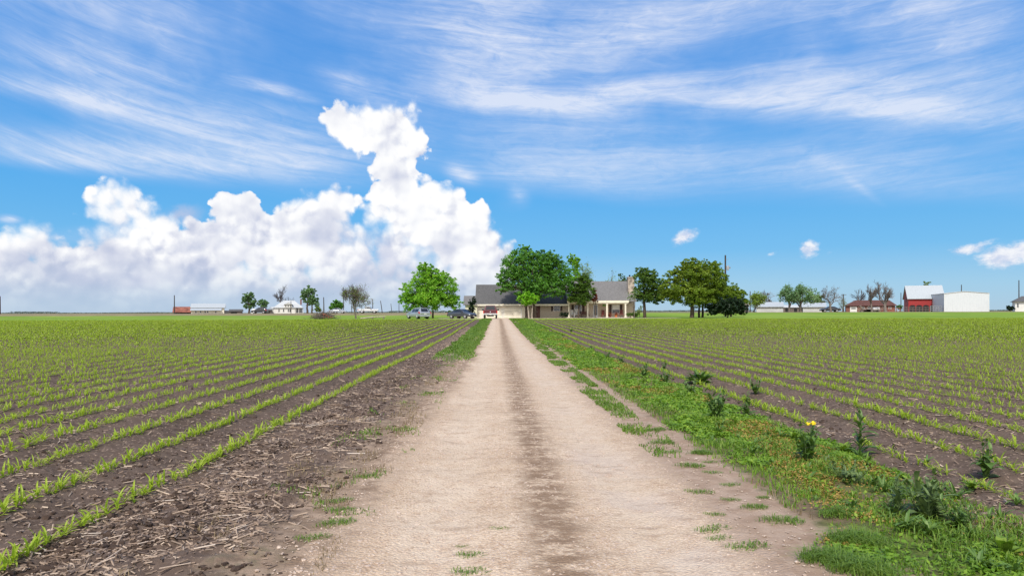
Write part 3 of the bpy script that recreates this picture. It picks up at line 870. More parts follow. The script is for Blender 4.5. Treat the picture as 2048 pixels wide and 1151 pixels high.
S = np.clip(rng.lognormal(math.log(.0048), .45, n), .0025, .013) * (1 + d_ / 24)
tag(tri_mesh('gravel', lump_quads(np.stack([x_, d_, height(x_, d_) + .006], -1), S, rng), M['pebble']), 'small pale pebbles scattered on the track', 'gravel', kind='stuff')

# ------------------------------------------------------------------ ground cover and grass on the verges
def leaf_quads(P, S, rng, tilt=0.7, aspect=0.55, up=1.0):
    n = len(P)
    nrm = rng.normal(0, tilt, (n, 3)); nrm[:, 2] = np.abs(nrm[:, 2]) + up; nrm /= np.linalg.norm(nrm, axis=1)[:, None]
    a = rng.normal(0, 1, (n, 3)); a -= nrm * (a * nrm).sum(1)[:, None]; a /= np.linalg.norm(a, axis=1)[:, None]
    b = np.cross(nrm, a)
    A = a * S[:, None]; B = b * (S * aspect)[:, None]
    return np.stack([P - A, P + B * 1.0 - A * .1, P + A, P - B - A * .1], 1)
def blade_quads(P, Hb, W, rng, lean=0.5):
    n = len(P); a = rng.uniform(0, 6.28, n)
    d = np.stack([np.cos(a), np.sin(a), np.zeros(n)], -1); s = np.stack([-np.sin(a), np.cos(a), np.zeros(n)], -1) * W[:, None]
    l1 = rng.uniform(0.05, lean, n); l2 = l1 + rng.uniform(0.1, lean * 1.6, n)
    m = P + d * (Hb * l1 * .5)[:, None]; m[:, 2] += Hb * .55
    t = P + d * (Hb * (l1 * .5 + l2 * .6))[:, None]; t[:, 2] += Hb * (1.0 - .35 * l2)
    return np.concatenate([np.stack([P - s, P + s, m + s * .8, m - s * .8], 1), np.stack([m - s * .8, m + s * .8, t + s * .1, t - s * .1], 1)])
n = 330000
d_ = 3.7 * (92 / 3.7) ** (rng.random(n) ** 1.25); x_ = rng.uniform(1.9, 4.0, n)
wob = 0.45 * (fbm(d_ * .9, d_ * 0, 3, 61) - .5); den = fbm(x_ * 1.6, d_ * 1.1, 4, 63)
inner = 2.26 + 1.7 * wob + 0.3 * (fbm(d_ * 3.1, d_ * 0, 3, 62) - .5)
k_ = (x_ > inner) & (x_ < 3.65 + wob + .35 * (den - .5)) & (rng.random(n) < np.clip((den - .36) * 6.0, .05, 1)) & (rng.random(n) < np.clip((x_ - inner) * 3.5, 0, 1))
x_, d_ = x_[k_], d_[k_]
dry = fbm(x_ * 1.3, d_ * .8, 4, 71) + .10 * ss(2.9, 3.5, x_)
S = rng.uniform(.006, .015, len(x_)) * (1 + d_ / 7)
hgt = .075 * fbm(x_ * 4, d_ * 4, 3, 66) * rng.random(len(x_))
P = np.stack([x_, d_, height(x_, d_) + hgt + .004], -1)
isdry = (dry > .625) & (rng.random(len(x_)) < .8)
tag(quads_mesh('ground_cover', leaf_quads(P[~isdry], S[~isdry], rng), M['cover']), 'low bright green ground cover carpeting the right verge', 'ground cover', kind='stuff')
tag(quads_mesh('dry_ground_cover', leaf_quads(P[isdry], S[isdry] * .70, rng, 0.9, .4), M['drycover']), 'rusty yellow drying ground cover in patches on the right verge', 'ground cover', kind='stuff')
# grass: left verge further up, right edge of the track, thin wisps on the left shoulder
def grass_patch(n, xa, xb, da, db, mask, h, w, seed):
    r = np.random.default_rng(seed)
    d = da * (db / da) ** r.random(n); x = r.uniform(xa, xb, n)
    k = mask(x, d, r); x, d = x[k], d[k]
    return blade_quads(np.stack([x, d, height(x, d)], -1), r.uniform(.55, 1.2, len(x)) * h * (1 + d / 120), w * (1 + d / 11) * np.ones(len(x)), r)
G = [grass_patch(34000, -2.25, -.65, 19.5, 96, lambda x, d, r: (x > -2.05 + .5 * (fbm(d * .4, d * 0, 3, 81) - .5)) & (x < -.85 + .4 * (fbm(d * .6, d * 0, 3, 82) - .5)) & (r.random(len(x)) < ss(20, 29, d + 9 * (fbm(x * 2, d * .6, 3, 83) - .5)) * np.clip(fbm(x * 2.5, d * .7, 3, 84) * 3 - .6, .1, 1)), .075, .0045, 1),
     grass_patch(36000, 1.45, 2.15, 7.0, 60, lambda x, d, r: (fbm(x * 3.0, d * 1.5, 5, 85) + r.normal(0, .085, len(x)) > .60 - .09 * ss(9, 13, d) + .08 * (1 - ss(7, 9, d))) & (x > 1.62 + .25 * (fbm(d * .8, d * 0, 3, 86) - .5)) & (x < 2.02 + .15 * ss(20, 40, d)), .055, .0035, 2),
     grass_patch(26000, 2.2, 3.7, 3.8, 70, lambda x, d, r: fbm(x * 2.4, d * 1.6, 4, 87) + r.normal(0, .06, len(x)) > .60, .09, .0035, 3),
     grass_patch(14000, -1.9, -.9, 5, 22, lambda x, d, r: fbm(x * 2.6, d * 1.6, 4, 88) + r.normal(0, .05, len(x)) > .70, .045, .003, 4),
     grass_patch(26000, 1.6, 4.2, 40, 96, lambda x, d, r: fbm(x * 1.2, d * .3, 3, 90) > .42, .08, .0045, 5)]
tag(quads_mesh('verge_grass', np.concatenate(G), M['grass']), 'short green grass along both verges of the track', 'grass', kind='stuff')
G = [grass_patch(52000, 2.1, 3.75, 3.7, 60, lambda x, d, r: (x > 2.22 + .35 * (fbm(d * .9, d * 0, 3, 61) - .5) + r.normal(0, .10, len(x))) & (fbm(x * 2.0, d * 1.2, 4, 97) + r.normal(0, .07, len(x)) > .46), .055, .0022, 12)]
tag(quads_mesh('fine_grass', np.concatenate(G), M['cover']), 'fine bright grass growing through the right verge', 'grass', kind='stuff')
HERB = []
for q_ in range(8):
    rq = np.random.default_rng(300 + q_); nl_ = int(rq.integers(6, 14)); hh_ = rq.uniform(.05, .13)
    HERB.append(np.concatenate([arc_leaf(rq, hh_ * rq.uniform(.6, 1.2), hh_ * rq.uniform(.07, .16), rq.uniform(0, 6.28), rq.uniform(10, 65), rq.uniform(20, 110), 3, .3) for _ in range(nl_)]))
nh = 650
dh = 3.9 * (55 / 3.9) ** rng.random(nh); xh = rng.normal(3.25, .42, nh)
kh = (xh > 2.35) & (xh < 4.3) & (fbm(xh * 1.2, dh * .7, 3, 98) > .45); xh, dh = xh[kh], dh[kh]
zh = height(xh, dh); half = rng.random(len(xh)) < .5
tag(quads_mesh('verge_herbs', scatter(HERB, xh[half], dh[half], zh[half], rng.uniform(.35, 1.0, half.sum()), rng), M['weedlight']), 'light green broad leaved herbs scattered through the verge', 'herbs', kind='stuff')
tag(quads_mesh('dark_herbs', scatter(HERB, xh[~half], dh[~half], zh[~half], rng.uniform(.5, 1.4, (~half).sum()), rng), M['weed']), 'dark green herbs scattered through the verge', 'herbs', kind='stuff')
G = [grass_patch(9000, -2.3, -1.0, 3.7, 22, lambda x, d, r: fbm(x * 2.2, d * 1.4, 4, 91) > .60, .05, .0022, 6),
     grass_patch(7000, 2.2, 3.8, 3.7, 30, lambda x, d, r: fbm(x * 2.0, d * 1.2, 4, 93) > .60, .07, .0022, 7),
     grass_patch(9000, .12, .68, 4, 40, lambda x, d, r: fbm(x * 2.6, d * 1.6, 4, 95) > .58, .016, .0022, 8)]
tag(quads_mesh('dead_grass', np.concatenate(G), M['drygrass']), 'thin dead grass on the shoulders of the track', 'dead grass', kind='stuff')

# grass tufts one can count
def tuft_mesh(seed, n, r0, h):
    r = np.random.default_rng(seed)
    k = 7
    C = np.stack([r.uniform(-.8, .8, k) * r0 * 1.3, r.uniform(-.6, .6, k) * r0], -1); C[0] = 0; wgt = r.uniform(.4, 1, k); sd = r0 * r.uniform(.26, .50, k)
    pick = r.choice(k, n, p=wgt / wgt.sum())
    xy = C[pick] + r.normal(0, 1, (n, 2)) * sd[pick][:, None]
    m_ = n // 3; a_ = r.uniform(0, 6.28, m_); q_ = np.sqrt(r.random(m_)) * r0
    xy[:m_] = np.stack([q_ * np.cos(a_) * 1.5, q_ * np.sin(a_) * .8], -1)
    D2 = ((xy[:, None] - xy[None]) ** 2).sum(-1)
    seen = np.zeros(n, bool); todo = [int(np.argmin((xy ** 2).sum(1)))]; seen[todo[0]] = True
    while todo:
        i = todo.pop(); near_ = np.where((D2[i] < .024 ** 2) & ~seen)[0]
        seen[near_] = True; todo += list(near_)
    xy = xy[seen]; n = len(xy)
    P = np.concatenate([xy, np.zeros((n, 1))], 1)
    q = np.hypot(xy[:, 0] / 1.9, xy[:, 1]) / r0
    Hb = h * r.uniform(.35, 1.15, n) * np.clip(1.1 - .55 * q, .25, 1)
    return quads_mesh('grass_tuft', blade_quads(P, Hb, np.full(n, .0022), r, 1.0), M['grass'])
tsrc = []
for s_, n_, r_, h_ in [(1, 230, .11, .065), (2, 150, .09, .045), (3, 620, .13, .15), (4, 420, .10, .11)]:
    o = tuft_mesh(s_, n_, r_, h_); tsrc.append(o.data); bpy.data.objects.remove(o)
tufts = [(670, 1050, 0, .9, 'bright green grass tuft on the left shoulder, largest of those beside the track'), (628, 1077, 1, .9, None), (683, 1022, 1, .9, None), (679, 1003, 1, .9, None), (738, 953, 1, 1.0, None),
         (946, 1106, 1, .75, 'flat grass tuft in the middle of the gravel track, farther of the bottom pair'), (946, 1140, 1, .9, 'flat grass tuft in the middle of the gravel track at the bottom edge'), (1002, 1059, 1, .55, 'tiny grass sprig on the gravel just left of the brown centre strip'), (928, 1088, 1, .4, None),
         (1402, 908, 3, .7, 'upright grass tuft on the right shoulder ahead of the bare patch'), (1680, 1034, 3, 1.0, None), (1715, 1088, 2, 1.0, 'large shaggy grass tuft at the near corner of the green verge'), (1662, 1122, 2, .9, 'large shaggy grass tuft standing nearest the bare shoulder'), (1733, 1146, 2, 1.0, 'large shaggy grass tuft cut by the bottom edge of the picture'),
         (1560, 1044, 0, 1.0, 'wide low grass tuft alone in the bare right shoulder'), (1506, 1017, 0, .7, None), (1462, 971, 1, .7, None), (1462, 1001, 1, .6, None), (1524, 996, 0, .4, None), (1378, 933, 0, .9, None), (1426, 946, 1, .7, None), (1426, 1057, 1, 1.0, None), (1497, 1093, 1, 1.1, None), (1391, 880, 1, .9, None), (1420, 925, 1, .6, None), (1345, 905, 1, .9, None), (1320, 886, 0, 1.0, None), (1310, 860, 0, 1.0, None), (1440, 1075, 1, .7, None), (1400, 985, 1, .9, None), (1430, 1030, 1, .6, None)]
for i, (px, py, k, s, lab) in enumerate(tufts):
    p = ground_at(px, py); o = bpy.data.objects.new('grass_tuft', tsrc[k]); COL.objects.link(o)
    o.location = p + Vector((0, 0, .004)); o.scale = (s * 1.1, s, s); o.rotation_euler = (0, 0, rng.uniform(-.4, .4))
    tag(o, lab or ('small low grass tuft on the bare dirt to the %s of the gravel track' % ('left' if px < 1000 else 'right')), 'grass tuft', 'grass tufts beside the track')

# tall weeds on the right verge
def weed(label, px, py, hpx, wpx, kind='leafy', mat='weed', nst=5, seed=0, flower=0):
    p = ground_at(px, py); d = p.y
    h = hpx / FPX * d * 1.05; w = wpx / FPX * d * 0.5
    r = random.Random(seed * 7 + 3); rr = np.random.default_rng(seed + 100)
    t = thing('weed', label, 'weed', p, 0, 'tall weeds on the right verge')
    sb = MB(); Q = []; tips = []
    for k in range(nst):
        a = r.uniform(0, 6.28) if kind == 'tall' else 6.28 * k / nst + r.uniform(-.4, .4); lean = r.uniform(.45, 1.15) * w * (1 if k else .3)
        hh = h * (r.uniform(.6, 1.0) if k else 1.0)
        if kind == 'tall': lean *= .45
        path = [(0, 0, -.02), (lean * .6 * math.cos(a), lean * .6 * math.sin(a), hh * .42), (lean * math.cos(a), lean * math.sin(a), hh * .97)]
        sr = max(.0035, h * .013)
        sb.tube(path, [sr, sr * .8, sr * .4], 5)
        tips.append(Vector(path[-1]))
        nl = 9 if kind != 'rosette' else 6
        for i in range(nl):
            f = (i + .4) / nl
            c = [path[1][j] * (f * 2) if f < .5 else path[1][j] + (path[2][j] - path[1][j]) * (f * 2 - 1) for j in range(3)]
            c[2] = hh * f
            ll = h * r.uniform(.20, .48) * (1.2 - .75 * f) if kind != 'rosette' else h * r.uniform(.7, 1.05)
            ll = max(ll, .025)
            Q.append(arc_leaf(rr, ll, ll * r.uniform(.17, .30), r.uniform(0, 6.28), r.uniform(15, 70), r.uniform(20, 110), 4, .3, tuple(c) if kind != 'rosette' else (c[0] * .3, c[1] * .3, .01)))
    sb.build('stem', M['stem'], t)
    quads_mesh('foliage', np.concatenate(Q), M[mat], t)
    if flower:
        fb = MB()
        for k in range(flower):
            c = tips[0] + Vector((r.uniform(-.035, .035), r.uniform(-.03, .03), r.uniform(-.012, .018)))
            fb.lathe([(.003, -.006), (.012, 0), (.013, .005), (.004, .010)], c, 'z', 7)
        fb.build('flower_head', M['yellow'], t)
    return t
weed('dark bushy weed with broad drooping leaves, widest clump of the far verge', 1400, 770, 36, 60, 'rosette', 'weed', 9, 1)
weed('grey green spreading weed just in front of the dark bushy clump', 1384, 788, 30, 40, 'leafy', 'weedgrey', 6, 2)
weed('dark upright weed clump standing over the mossy mound', 1431, 838, 54, 58, 'leafy', 'weed', 9, 3)
weed('thin dark weed to the right of the clump over the mossy mound', 1493, 832, 46, 30, 'tall', 'weed', 4, 4)
weed('dark bushy weed at the edge of the soil behind the thin weed', 1511, 790, 32, 36, 'leafy', 'weed', 6, 5)
weed('tall weed topped with a cluster of yellow flowers', 1615, 928, 78, 56, 'leafy', 'weed', 8, 6, 16)
weed('narrow upright dark weed between the first two corn rows', 1720, 912, 90, 26, 'tall', 'weed', 3, 7)
weed('low broad weed with grey green leaves right of the yellow flowers', 1697, 966, 48, 92, 'leafy', 'weedgrey', 9, 8)
weed('dark tall weed standing alone in the soil near the right edge', 1972, 950, 78, 52, 'tall', 'weed', 5, 9)
weed('leggy weed with a bare reddish stem left of the big thistle', 1795, 1032, 84, 40, 'tall', 'weedgrey', 3, 10)
weed('big grey green thistle with jagged leaves, largest weed of the near verge', 1857, 1042, 100, 84, 'leafy', 'weedgrey', 11, 11)
weed('dark thistle clump on the right of the big thistle', 1922, 1058, 62, 88, 'leafy', 'weed', 10, 12)
weed('pale green broad leaved seedling at the bottom right', 2012, 1112, 52, 40, 'rosette', 'weedlight', 2, 13)
weed('small dark weed clump on the verge before the dark bushy clump', 1333, 766, 30, 40, 'leafy', 'weed', 6, 14)
weed('dark weed clump midway along the far verge', 1289, 755, 28, 42, 'leafy', 'weed', 6, 15)
weed('small weed at the edge of the litter on the far verge', 1329, 737, 20, 26, 'leafy', 'weed', 4, 16)
weed('low dark weed clump up the verge beyond the midway clump', 1244, 726, 20, 28, 'leafy', 'weed', 5, 17)
weed('farthest dark clump of the weeds lining the right verge', 1216, 714, 17, 20, 'leafy', 'weed', 5, 18)
weed('lone dark weed standing among the far corn rows', 1143, 664, 12, 9, 'leafy', 'weed', 4, 19)
weed('low leafy weed beside the corn at the bottom of the verge', 1945, 985, 24, 50, 'rosette', 'weedlight', 4, 20)
weed('bright green leafy weed under the narrow upright weed', 1690, 905, 26, 56, 'rosette', 'weedlight', 4, 21)
weed('bright green low weed at the foot of the yellow flowers', 1590, 880, 22, 44, 'rosette', 'weedlight', 4, 22)

# ------------------------------------------------------------------ more materials
M['bark'] = plain('bark', (.085, .065, .050), 0.9, var=0.35, scale=5, bump=0.6, spec=0.1)
M['barkgrey'] = plain('grey bark', (.17, .145, .125), 0.9, var=0.3, scale=4, bump=0.5, spec=0.1)
M['barkpale'] = plain('pale bark', (.34, .29, .24), 0.9, var=0.25, scale=4, spec=0.1)
M['lf_bright'] = leafmat('bright spring leaves', (0.099, 0.240, 0.028), (0.266, 0.532, 0.051), (0.477, 0.620, 0.084), 0.48, 0.5)
M['lf_green'] = leafmat('mid green leaves', (0.063, 0.169, 0.040), (0.153, 0.349, 0.063), (0.266, 0.532, 0.084), 0.48, 0.45)
M['lf_lime'] = leafmat('lime green leaves', (0.132, 0.332, 0.026), (0.288, 0.597, 0.044), (0.443, 0.620, 0.066), 0.48, 0.8)
M['lf_olive'] = leafmat('olive oak leaves', (.095, .165, .024), (.225, .325, .040), (.43, .50, .075), 0.48, 0.45)
M['lf_oak'] = leafmat('dark oak leaves', (0.051, 0.118, 0.028), (0.125, 0.224, 0.040), (0.240, 0.365, 0.057), 0.48, 0.5)
M['lf_juniper'] = leafmat('juniper sprays', (0.008, 0.021, 0.012), (0.018, 0.042, 0.018), (0.039, 0.072, 0.023), 0.1, 0.8)
M['lf_grey'] = leafmat('dull grey green leaves', (0.169, 0.253, 0.125), (0.294, 0.406, 0.196), (0.420, 0.532, 0.253), 0.48, 0.4)
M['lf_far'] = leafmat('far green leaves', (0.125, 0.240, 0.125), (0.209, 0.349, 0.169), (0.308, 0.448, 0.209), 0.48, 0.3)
M['lf_red'] = leafmat('dark red leaves', (0.155, 0.040, 0.026), (0.288, 0.078, 0.044), (0.399, 0.132, 0.066), 0.48, 0.8)
M['twig'] = plain('bare twigs', (.145, .120, .105), 0.9, var=0.25, scale=3, spec=0.1)
M['twigdark'] = plain('dark bare twigs', (.085, .068, .060), 0.9, var=0.25, scale=3, spec=0.1)
M['cream'] = plain('cream siding', (.72, .67, .55), 0.6, var=0.04, scale=1.5)
M['creamdoor'] = plain('cream garage door', (.74, .69, .57), 0.5, var=0.03, scale=1.5)
M['white'] = plain('white paint', (.68, .67, .64), 0.5, var=0.04, scale=2)
M['brick'] = plain('pale tan brick', (.52, .44, .35), 0.9, var=0.22, scale=9, spec=0.1)
M['stone'] = plain('rough field stone', (.36, .30, .25), 0.9, var=0.45, scale=2.6, spec=0.1, bump=0.8)
M['shingle'] = plain('grey shingles', (.165, .158, .152), 0.9, var=0.22, scale=5, spec=0.15)
M['shingledark'] = plain('charcoal shingles', (.105, .102, .100), 0.9, var=0.22, scale=5, spec=0.15)
M['darkwood'] = plain('dark brown paint', (.055, .030, .024), 0.6, var=0.2, scale=4)
M['reddoor'] = plain('dull red brown door', (.12, .045, .035), 0.5, var=0.15, scale=3)
M['concrete'] = plain('concrete', (.42, .39, .34), 0.9, var=0.12, scale=3)
M['black'] = plain('black', (.012, .012, .013), 0.5, var=0.1)
M['rubber'] = plain('tyre rubber', (.016, .016, .017), 0.8, var=0.2, scale=8)
M['alloy'] = plain('wheel alloy', (.55, .55, .56), 0.35, metal=0.7, var=0.05)
M['chrome'] = plain('chrome', (.75, .75, .76), 0.18, metal=1.0, var=0.03)
M['silver'] = plain('silver car paint', (.38, .40, .43), 0.30, metal=0.45, var=0.03, coat=0.6)
M['graphite'] = plain('graphite car paint', (.085, .092, .105), 0.30, metal=0.4, var=0.04, coat=0.8)
M['maroon'] = plain('maroon car paint', (.095, .010, .016), 0.30, metal=0.1, var=0.05, coat=0.8)
M['carwhite'] = plain('white car paint', (.55, .56, .57), 0.3, var=0.03, coat=0.6)
M['carblack'] = plain('black car paint', (.02, .021, .024), 0.25, var=0.03, coat=0.8)
M['tail'] = plain('red lens', (.45, .012, .012), 0.2, var=0.05)
M['lens'] = plain('clear lens', (.78, .80, .82), 0.12, var=0.03)
M['barnred'] = plain('red barn boards', (.30, .030, .030), 0.8, var=0.35, scale=1.6, spec=0.15)
M['tin'] = plain('weathered tin roof', (.66, .68, .69), 0.55, var=0.10, scale=0.7)
M['tinwhite'] = plain('white metal sheet', (.82, .84, .85), 0.5, var=0.03, scale=0.4)
M['tingrey'] = plain('grey metal sheet', (.48, .49, .48), 0.6, var=0.10, scale=0.8)
M['rust'] = plain('rusty tin', (.25, .095, .065), 0.9, var=0.4, scale=0.9, spec=0.15)
M['oldwood'] = plain('grey weathered boards', (.16, .135, .12), 0.9, var=0.3, scale=2.5, spec=0.1)
M['redroof'] = plain('brown red shingles', (.115, .055, .045), 0.9, var=0.25, scale=2, spec=0.1)
M['redbrick'] = plain('red brick', (.20, .095, .075), 0.9, var=0.2, scale=6, spec=0.1)
M['polewood'] = plain('creosoted pole', (.050, .040, .034), 0.9, var=0.25, scale=3)
M['greymetal'] = plain('grey metal', (.30, .31, .32), 0.5, metal=0.3, var=0.08)
M['terracotta'] = plain('orange clay', (.55, .17, .05), 0.7, var=0.12)
M['plumred'] = plain('dark red paint', (.16, .025, .022), 0.5, var=0.15)
def glass(name, tint=(.02, .025, .03)):
    m, g, b, out = material(name)
    b.inputs['Base Color'].default_value = rgb(*tint); b.inputs['Roughness'].default_value = 0.06
    b.inputs['Specular IOR Level'].default_value = 0.8
    return m
M['glass'] = glass('window glass'); M['carglass'] = glass('tinted car glass', (.012, .014, .016))
def lampmat():
    m, g, b, out = material('lit lamp glass')
    b.inputs['Base Color'].default_value = rgb(.9, .8, .6)
    b.inputs['Emission Color'].default_value = rgb(1, .72, .38); b.inputs['Emission Strength'].default_value = 6.0
    return m
M['lamp'] = lampmat()
def sheetmat(name, c, pitch, axis=0, depth=0.5, c2=None):
    """corrugated or lapped sheet: ribs by bump, streaks of wear"""
    m, g, b, out = material(name)
    P = g.node('ShaderNodeTexCoord').outputs['Object']
    q = g.sep(P)[axis]
    w = g.m('PINGPONG', g.mul(q, 1.0 / pitch), 0.5)
    n = g.noise(g.vm('MULTIPLY', P, (3.0, 3.0, 0.4) if axis == 0 else (.4, .4, 3)), 1.5, 5, 0.65)
    c = rgb(*c)
    col = g.mix(g.mul(g.step(n, 0.45, 0.7), 0.5), c, rgb(*(c2 or tuple(k * .72 for k in c[:3]))))
    g.put(b.inputs['Base Color'], col); b.inputs['Roughness'].default_value = 0.6; b.inputs['Specular IOR Level'].default_value = 0.25
    bp = g.node('ShaderNodeBump'); bp.inputs['Strength'].default_value = depth; bp.inputs['Distance'].default_value = 0.04
    g.put(bp.inputs['Height'], w); g.t.links.new(bp.outputs[0], b.inputs['Normal'])
    return m
M['barnred'] = sheetmat('red barn boards', (.33, .035, .035), .25, 0, .6, (.22, .06, .05))
M['tinroof'] = sheetmat('tin roof', (.40, .43, .445), .6, 0, .5, (.27, .28, .29))
M['shedwhite'] = sheetmat('white ribbed sheet', (.58, .61, .63), .45, 0, .9, (.48, .51, .53))
M['shedside'] = sheetmat('pale grey ribbed sheet', (.62, .64, .64), .35, 1, .3, (.55, .57, .57))
M['siding'] = sheetmat('cream lap siding', (.74, .69, .56), .15, 2, .35, (.66, .61, .50))

# ------------------------------------------------------------------ trees
def limb(mb, a, b, r0, r1, rng, n=4, wig=0.08, sides=6):
    a = Vector(a); b = Vector(b); L = (b - a).length
    path = []; rad = []
    for i in range(n + 1):
        t = i / n
        p = a.lerp(b, t)
        k = math.sin(math.pi * t) * wig * L
        p += Vector((rng.uniform(-k, k), rng.uniform(-k, k), rng.uniform(0, k) + .25 * k))
        path.append(p); rad.append(r0 * (1 - t) + r1 * t)
    mb.tube(path, rad, sides)
    return path
def leafy(label, px, d, lobes, n, mat, leaf=0.16, tr=0.22, bark='bark', seed=1, fork=0.45, name='tree', cat='tree', group=None, trunks=None, clump=(.10, .24), depth=0.9, fill=0.42, base=None):
    """trunk, limbs to every lobe of the crown, leaf clumps spread through the lobes.
    lobes: centre and half sizes as seen in the photograph (px, py, rx, ry[, metres behind])"""
    n = int(n * 2.4); leaf *= .80
    r = random.Random(seed); rr = np.random.default_rng(seed)
    B = base if base is not None else base_at(px, d)
    t = thing(name, label, cat, B, 0, group)
    tb = MB(); Ps = []; Ss = []
    LB = []
    for lb in lobes:
        p = at(lb[0], lb[1], d) - B
        dz = lb[4] if len(lb) > 4 else r.uniform(-.3, .3) * lb[2] * d / FPX
        LB.append((Vector((p.x, p.y + dz, p.z)), lb[2] * d / FPX, lb[3] * d / FPX))
    vol = [rx * rx * rz for _, rx, rz in LB]; tot = sum(v ** .8 for v in vol)
    zlow = min(c.z - rz for c, _, rz in LB); ztop = max(c.z + rz for c, _, rz in LB)
    stems = trunks or [(px, 1.0)]
    forks = []
    for spx, k in stems:
        x0 = at(spx, 630, d).x - B.x
        fz = max(.4, zlow + fork * (ztop - zlow) * .45)
        f = Vector((x0 + r.uniform(-.15, .15) * k, r.uniform(-.2, .2), fz))
        limb(tb, (x0, r.uniform(-.15, .15), -.15), f, tr * k * 1.25, tr * k * .72, r, 4, .035, 8)
        forks.append((f, k))
    for (c, rx, rz), v in zip(LB, vol):
        f, k = min(forks, key=lambda q: (q[0] - c).length)
        limb(tb, f, c, tr * k * .55, tr * .16, r, 4, .12, 6)
        share = v ** .8 / tot
        nc = max(6, int(n * share / 34))
        per = int(n * share / nc)
        for j in range(nc):
            u = rr.normal(0, 1, 3); u /= np.linalg.norm(u); q = r.random() ** (fill)
            sprig = r.random() < .30
            if sprig: u[2] = abs(u[2]) * .8 + u[2] * .2; q = r.uniform(.98, 1.32)
            cc = np.array(c) + u * np.array([rx, rx * depth, rz]) * q * 0.90
            rc = r.uniform(*clump) * (rx + rz) * (.34 if sprig else .54)
            if j % 5 == 0: limb(tb, c.lerp(f, .25), Vector(cc), tr * .15, .012, r, 2, .1, 4)
            s = rr.normal(0, 1, (per, 3)); s /= np.linalg.norm(s, axis=1)[:, None]
            s *= (rr.random(per) ** .45)[:, None] * rc * np.array([1.15, 1.15, .8])
            Ps.append(cc + s); Ss.append(np.full(per, leaf) * rr.uniform(.6, 1.25, per))
    P = np.concatenate(Ps); S = np.concatenate(Ss)
    k = P[:, 2] > 0.1
    tb.build('trunk', M[bark], t, smooth=True)
    quads_mesh('crown', leaf_quads(P[k], S[k], rr, .9, .62, .5), M[mat], t)
    return t
def bare(label, x0, x1, ytop, ybase, px, d, seed=1, levels=5, kids=(3, 5), mat='twig', bark='barkgrey', leaves=0, leafm='lf_grey', leaf=.16, tr=0.22, clear=0.25, name='tree', cat='tree', group=None, up=0.35, thin=1.0, spread=(25, 55)):
    """branching skeleton scaled to the tree's outline in the photograph"""
    r = random.Random(seed); rr = np.random.default_rng(seed)
    B = base_at(px, d); t = thing(name, label, cat, B, 0, group)
    segs = []     # (path, radii, level)
    tips = []
    def grow(p, dr, L, rad, lev):
        path = [p.copy()]; ra = [rad]; n = 4 if lev < 2 else 3
        q = p.copy(); dd = dr.copy()
        for i in range(n):
            dd = (dd + Vector((r.gauss(0, .13), r.gauss(0, .13), r.gauss(0, .10) + .05 * up))).normalized()
            q = q + dd * (L / n); path.append(q.copy()); ra.append(rad * (1 - .55 * (i + 1) / n))
        segs.append((path, ra, lev))
        if lev >= levels: tips.append(path[-1]); tips.append(path[-2]); return
        kk = r.randint(*kids) + (1 if lev == 0 else 0)
        for j in range(kk):
            f = (clear if lev == 0 else .25) + (1 - (clear if lev == 0 else .25)) * (j + 1) / kk * r.uniform(.85, 1.0)
            i = min(n - 1, int(f * n)); o = path[i].lerp(path[i + 1], f * n - i if f < 1 else 1)
            a = R(r.uniform(*spread)) * (0.6 if j == kk - 1 else 1); az = r.uniform(0, 6.28)
            ax = dd.orthogonal().normalized(); ax.rotate(Matrix.Rotation(az, 3, dd))
            nd = dd.copy(); nd.rotate(Matrix.Rotation(a, 3, ax)); nd = (nd + Vector((0, 0, up * .5))).normalized()
            grow(o, nd, L * r.uniform(.55, .80), ra[i] * .70, lev + 1)
    H = (at(px, ytop, d) - B).z
    grow(Vector((0, 0, -.1)), Vector((r.uniform(-.05, .05), 0, 1)).normalized(), H * .45, tr, 0)
    allp = [q for s, _, _ in segs for q in s]
    xl, xr = min(q.x for q in allp), max(q.x for q in allp); zt = max(q.z for q in allp)
    X0 = at(x0, 600, d).x - B.x; X1 = at(x1, 600, d).x - B.x
    sl = X0 / min(-.1, xl); sr = X1 / max(.1, xr); sz = H / zt; sx = (sl + sr) / 2
    def fit(q):
        return Vector((q.x * (sl if q.x < 0 else sr), q.y * sx, q.z * sz))
    tb, cb = MB(), MB()
    for path, ra, lev in segs:
        (tb if lev < 2 else cb).tube([fit(q) for q in path], [max(.011 * thin * (1.6 if lev < 3 else 1), k) for k in ra], 6 if lev < 2 else 3, cap=False)
    tb.build('trunk', M[bark], t, smooth=True)
    c = cb.build('crown', M[mat], t)
    if leaves:
        tp = np.array([fit(q) for q in tips]); idx = rr.integers(0, len(tp), leaves)
        P = tp[idx] + rr.normal(0, .28, (leaves, 3))
        quads_mesh('leaves', leaf_quads(P, leaf * rr.uniform(.6, 1.3, leaves), rr, .9, .6, .5), M[leafm], t)
    return t

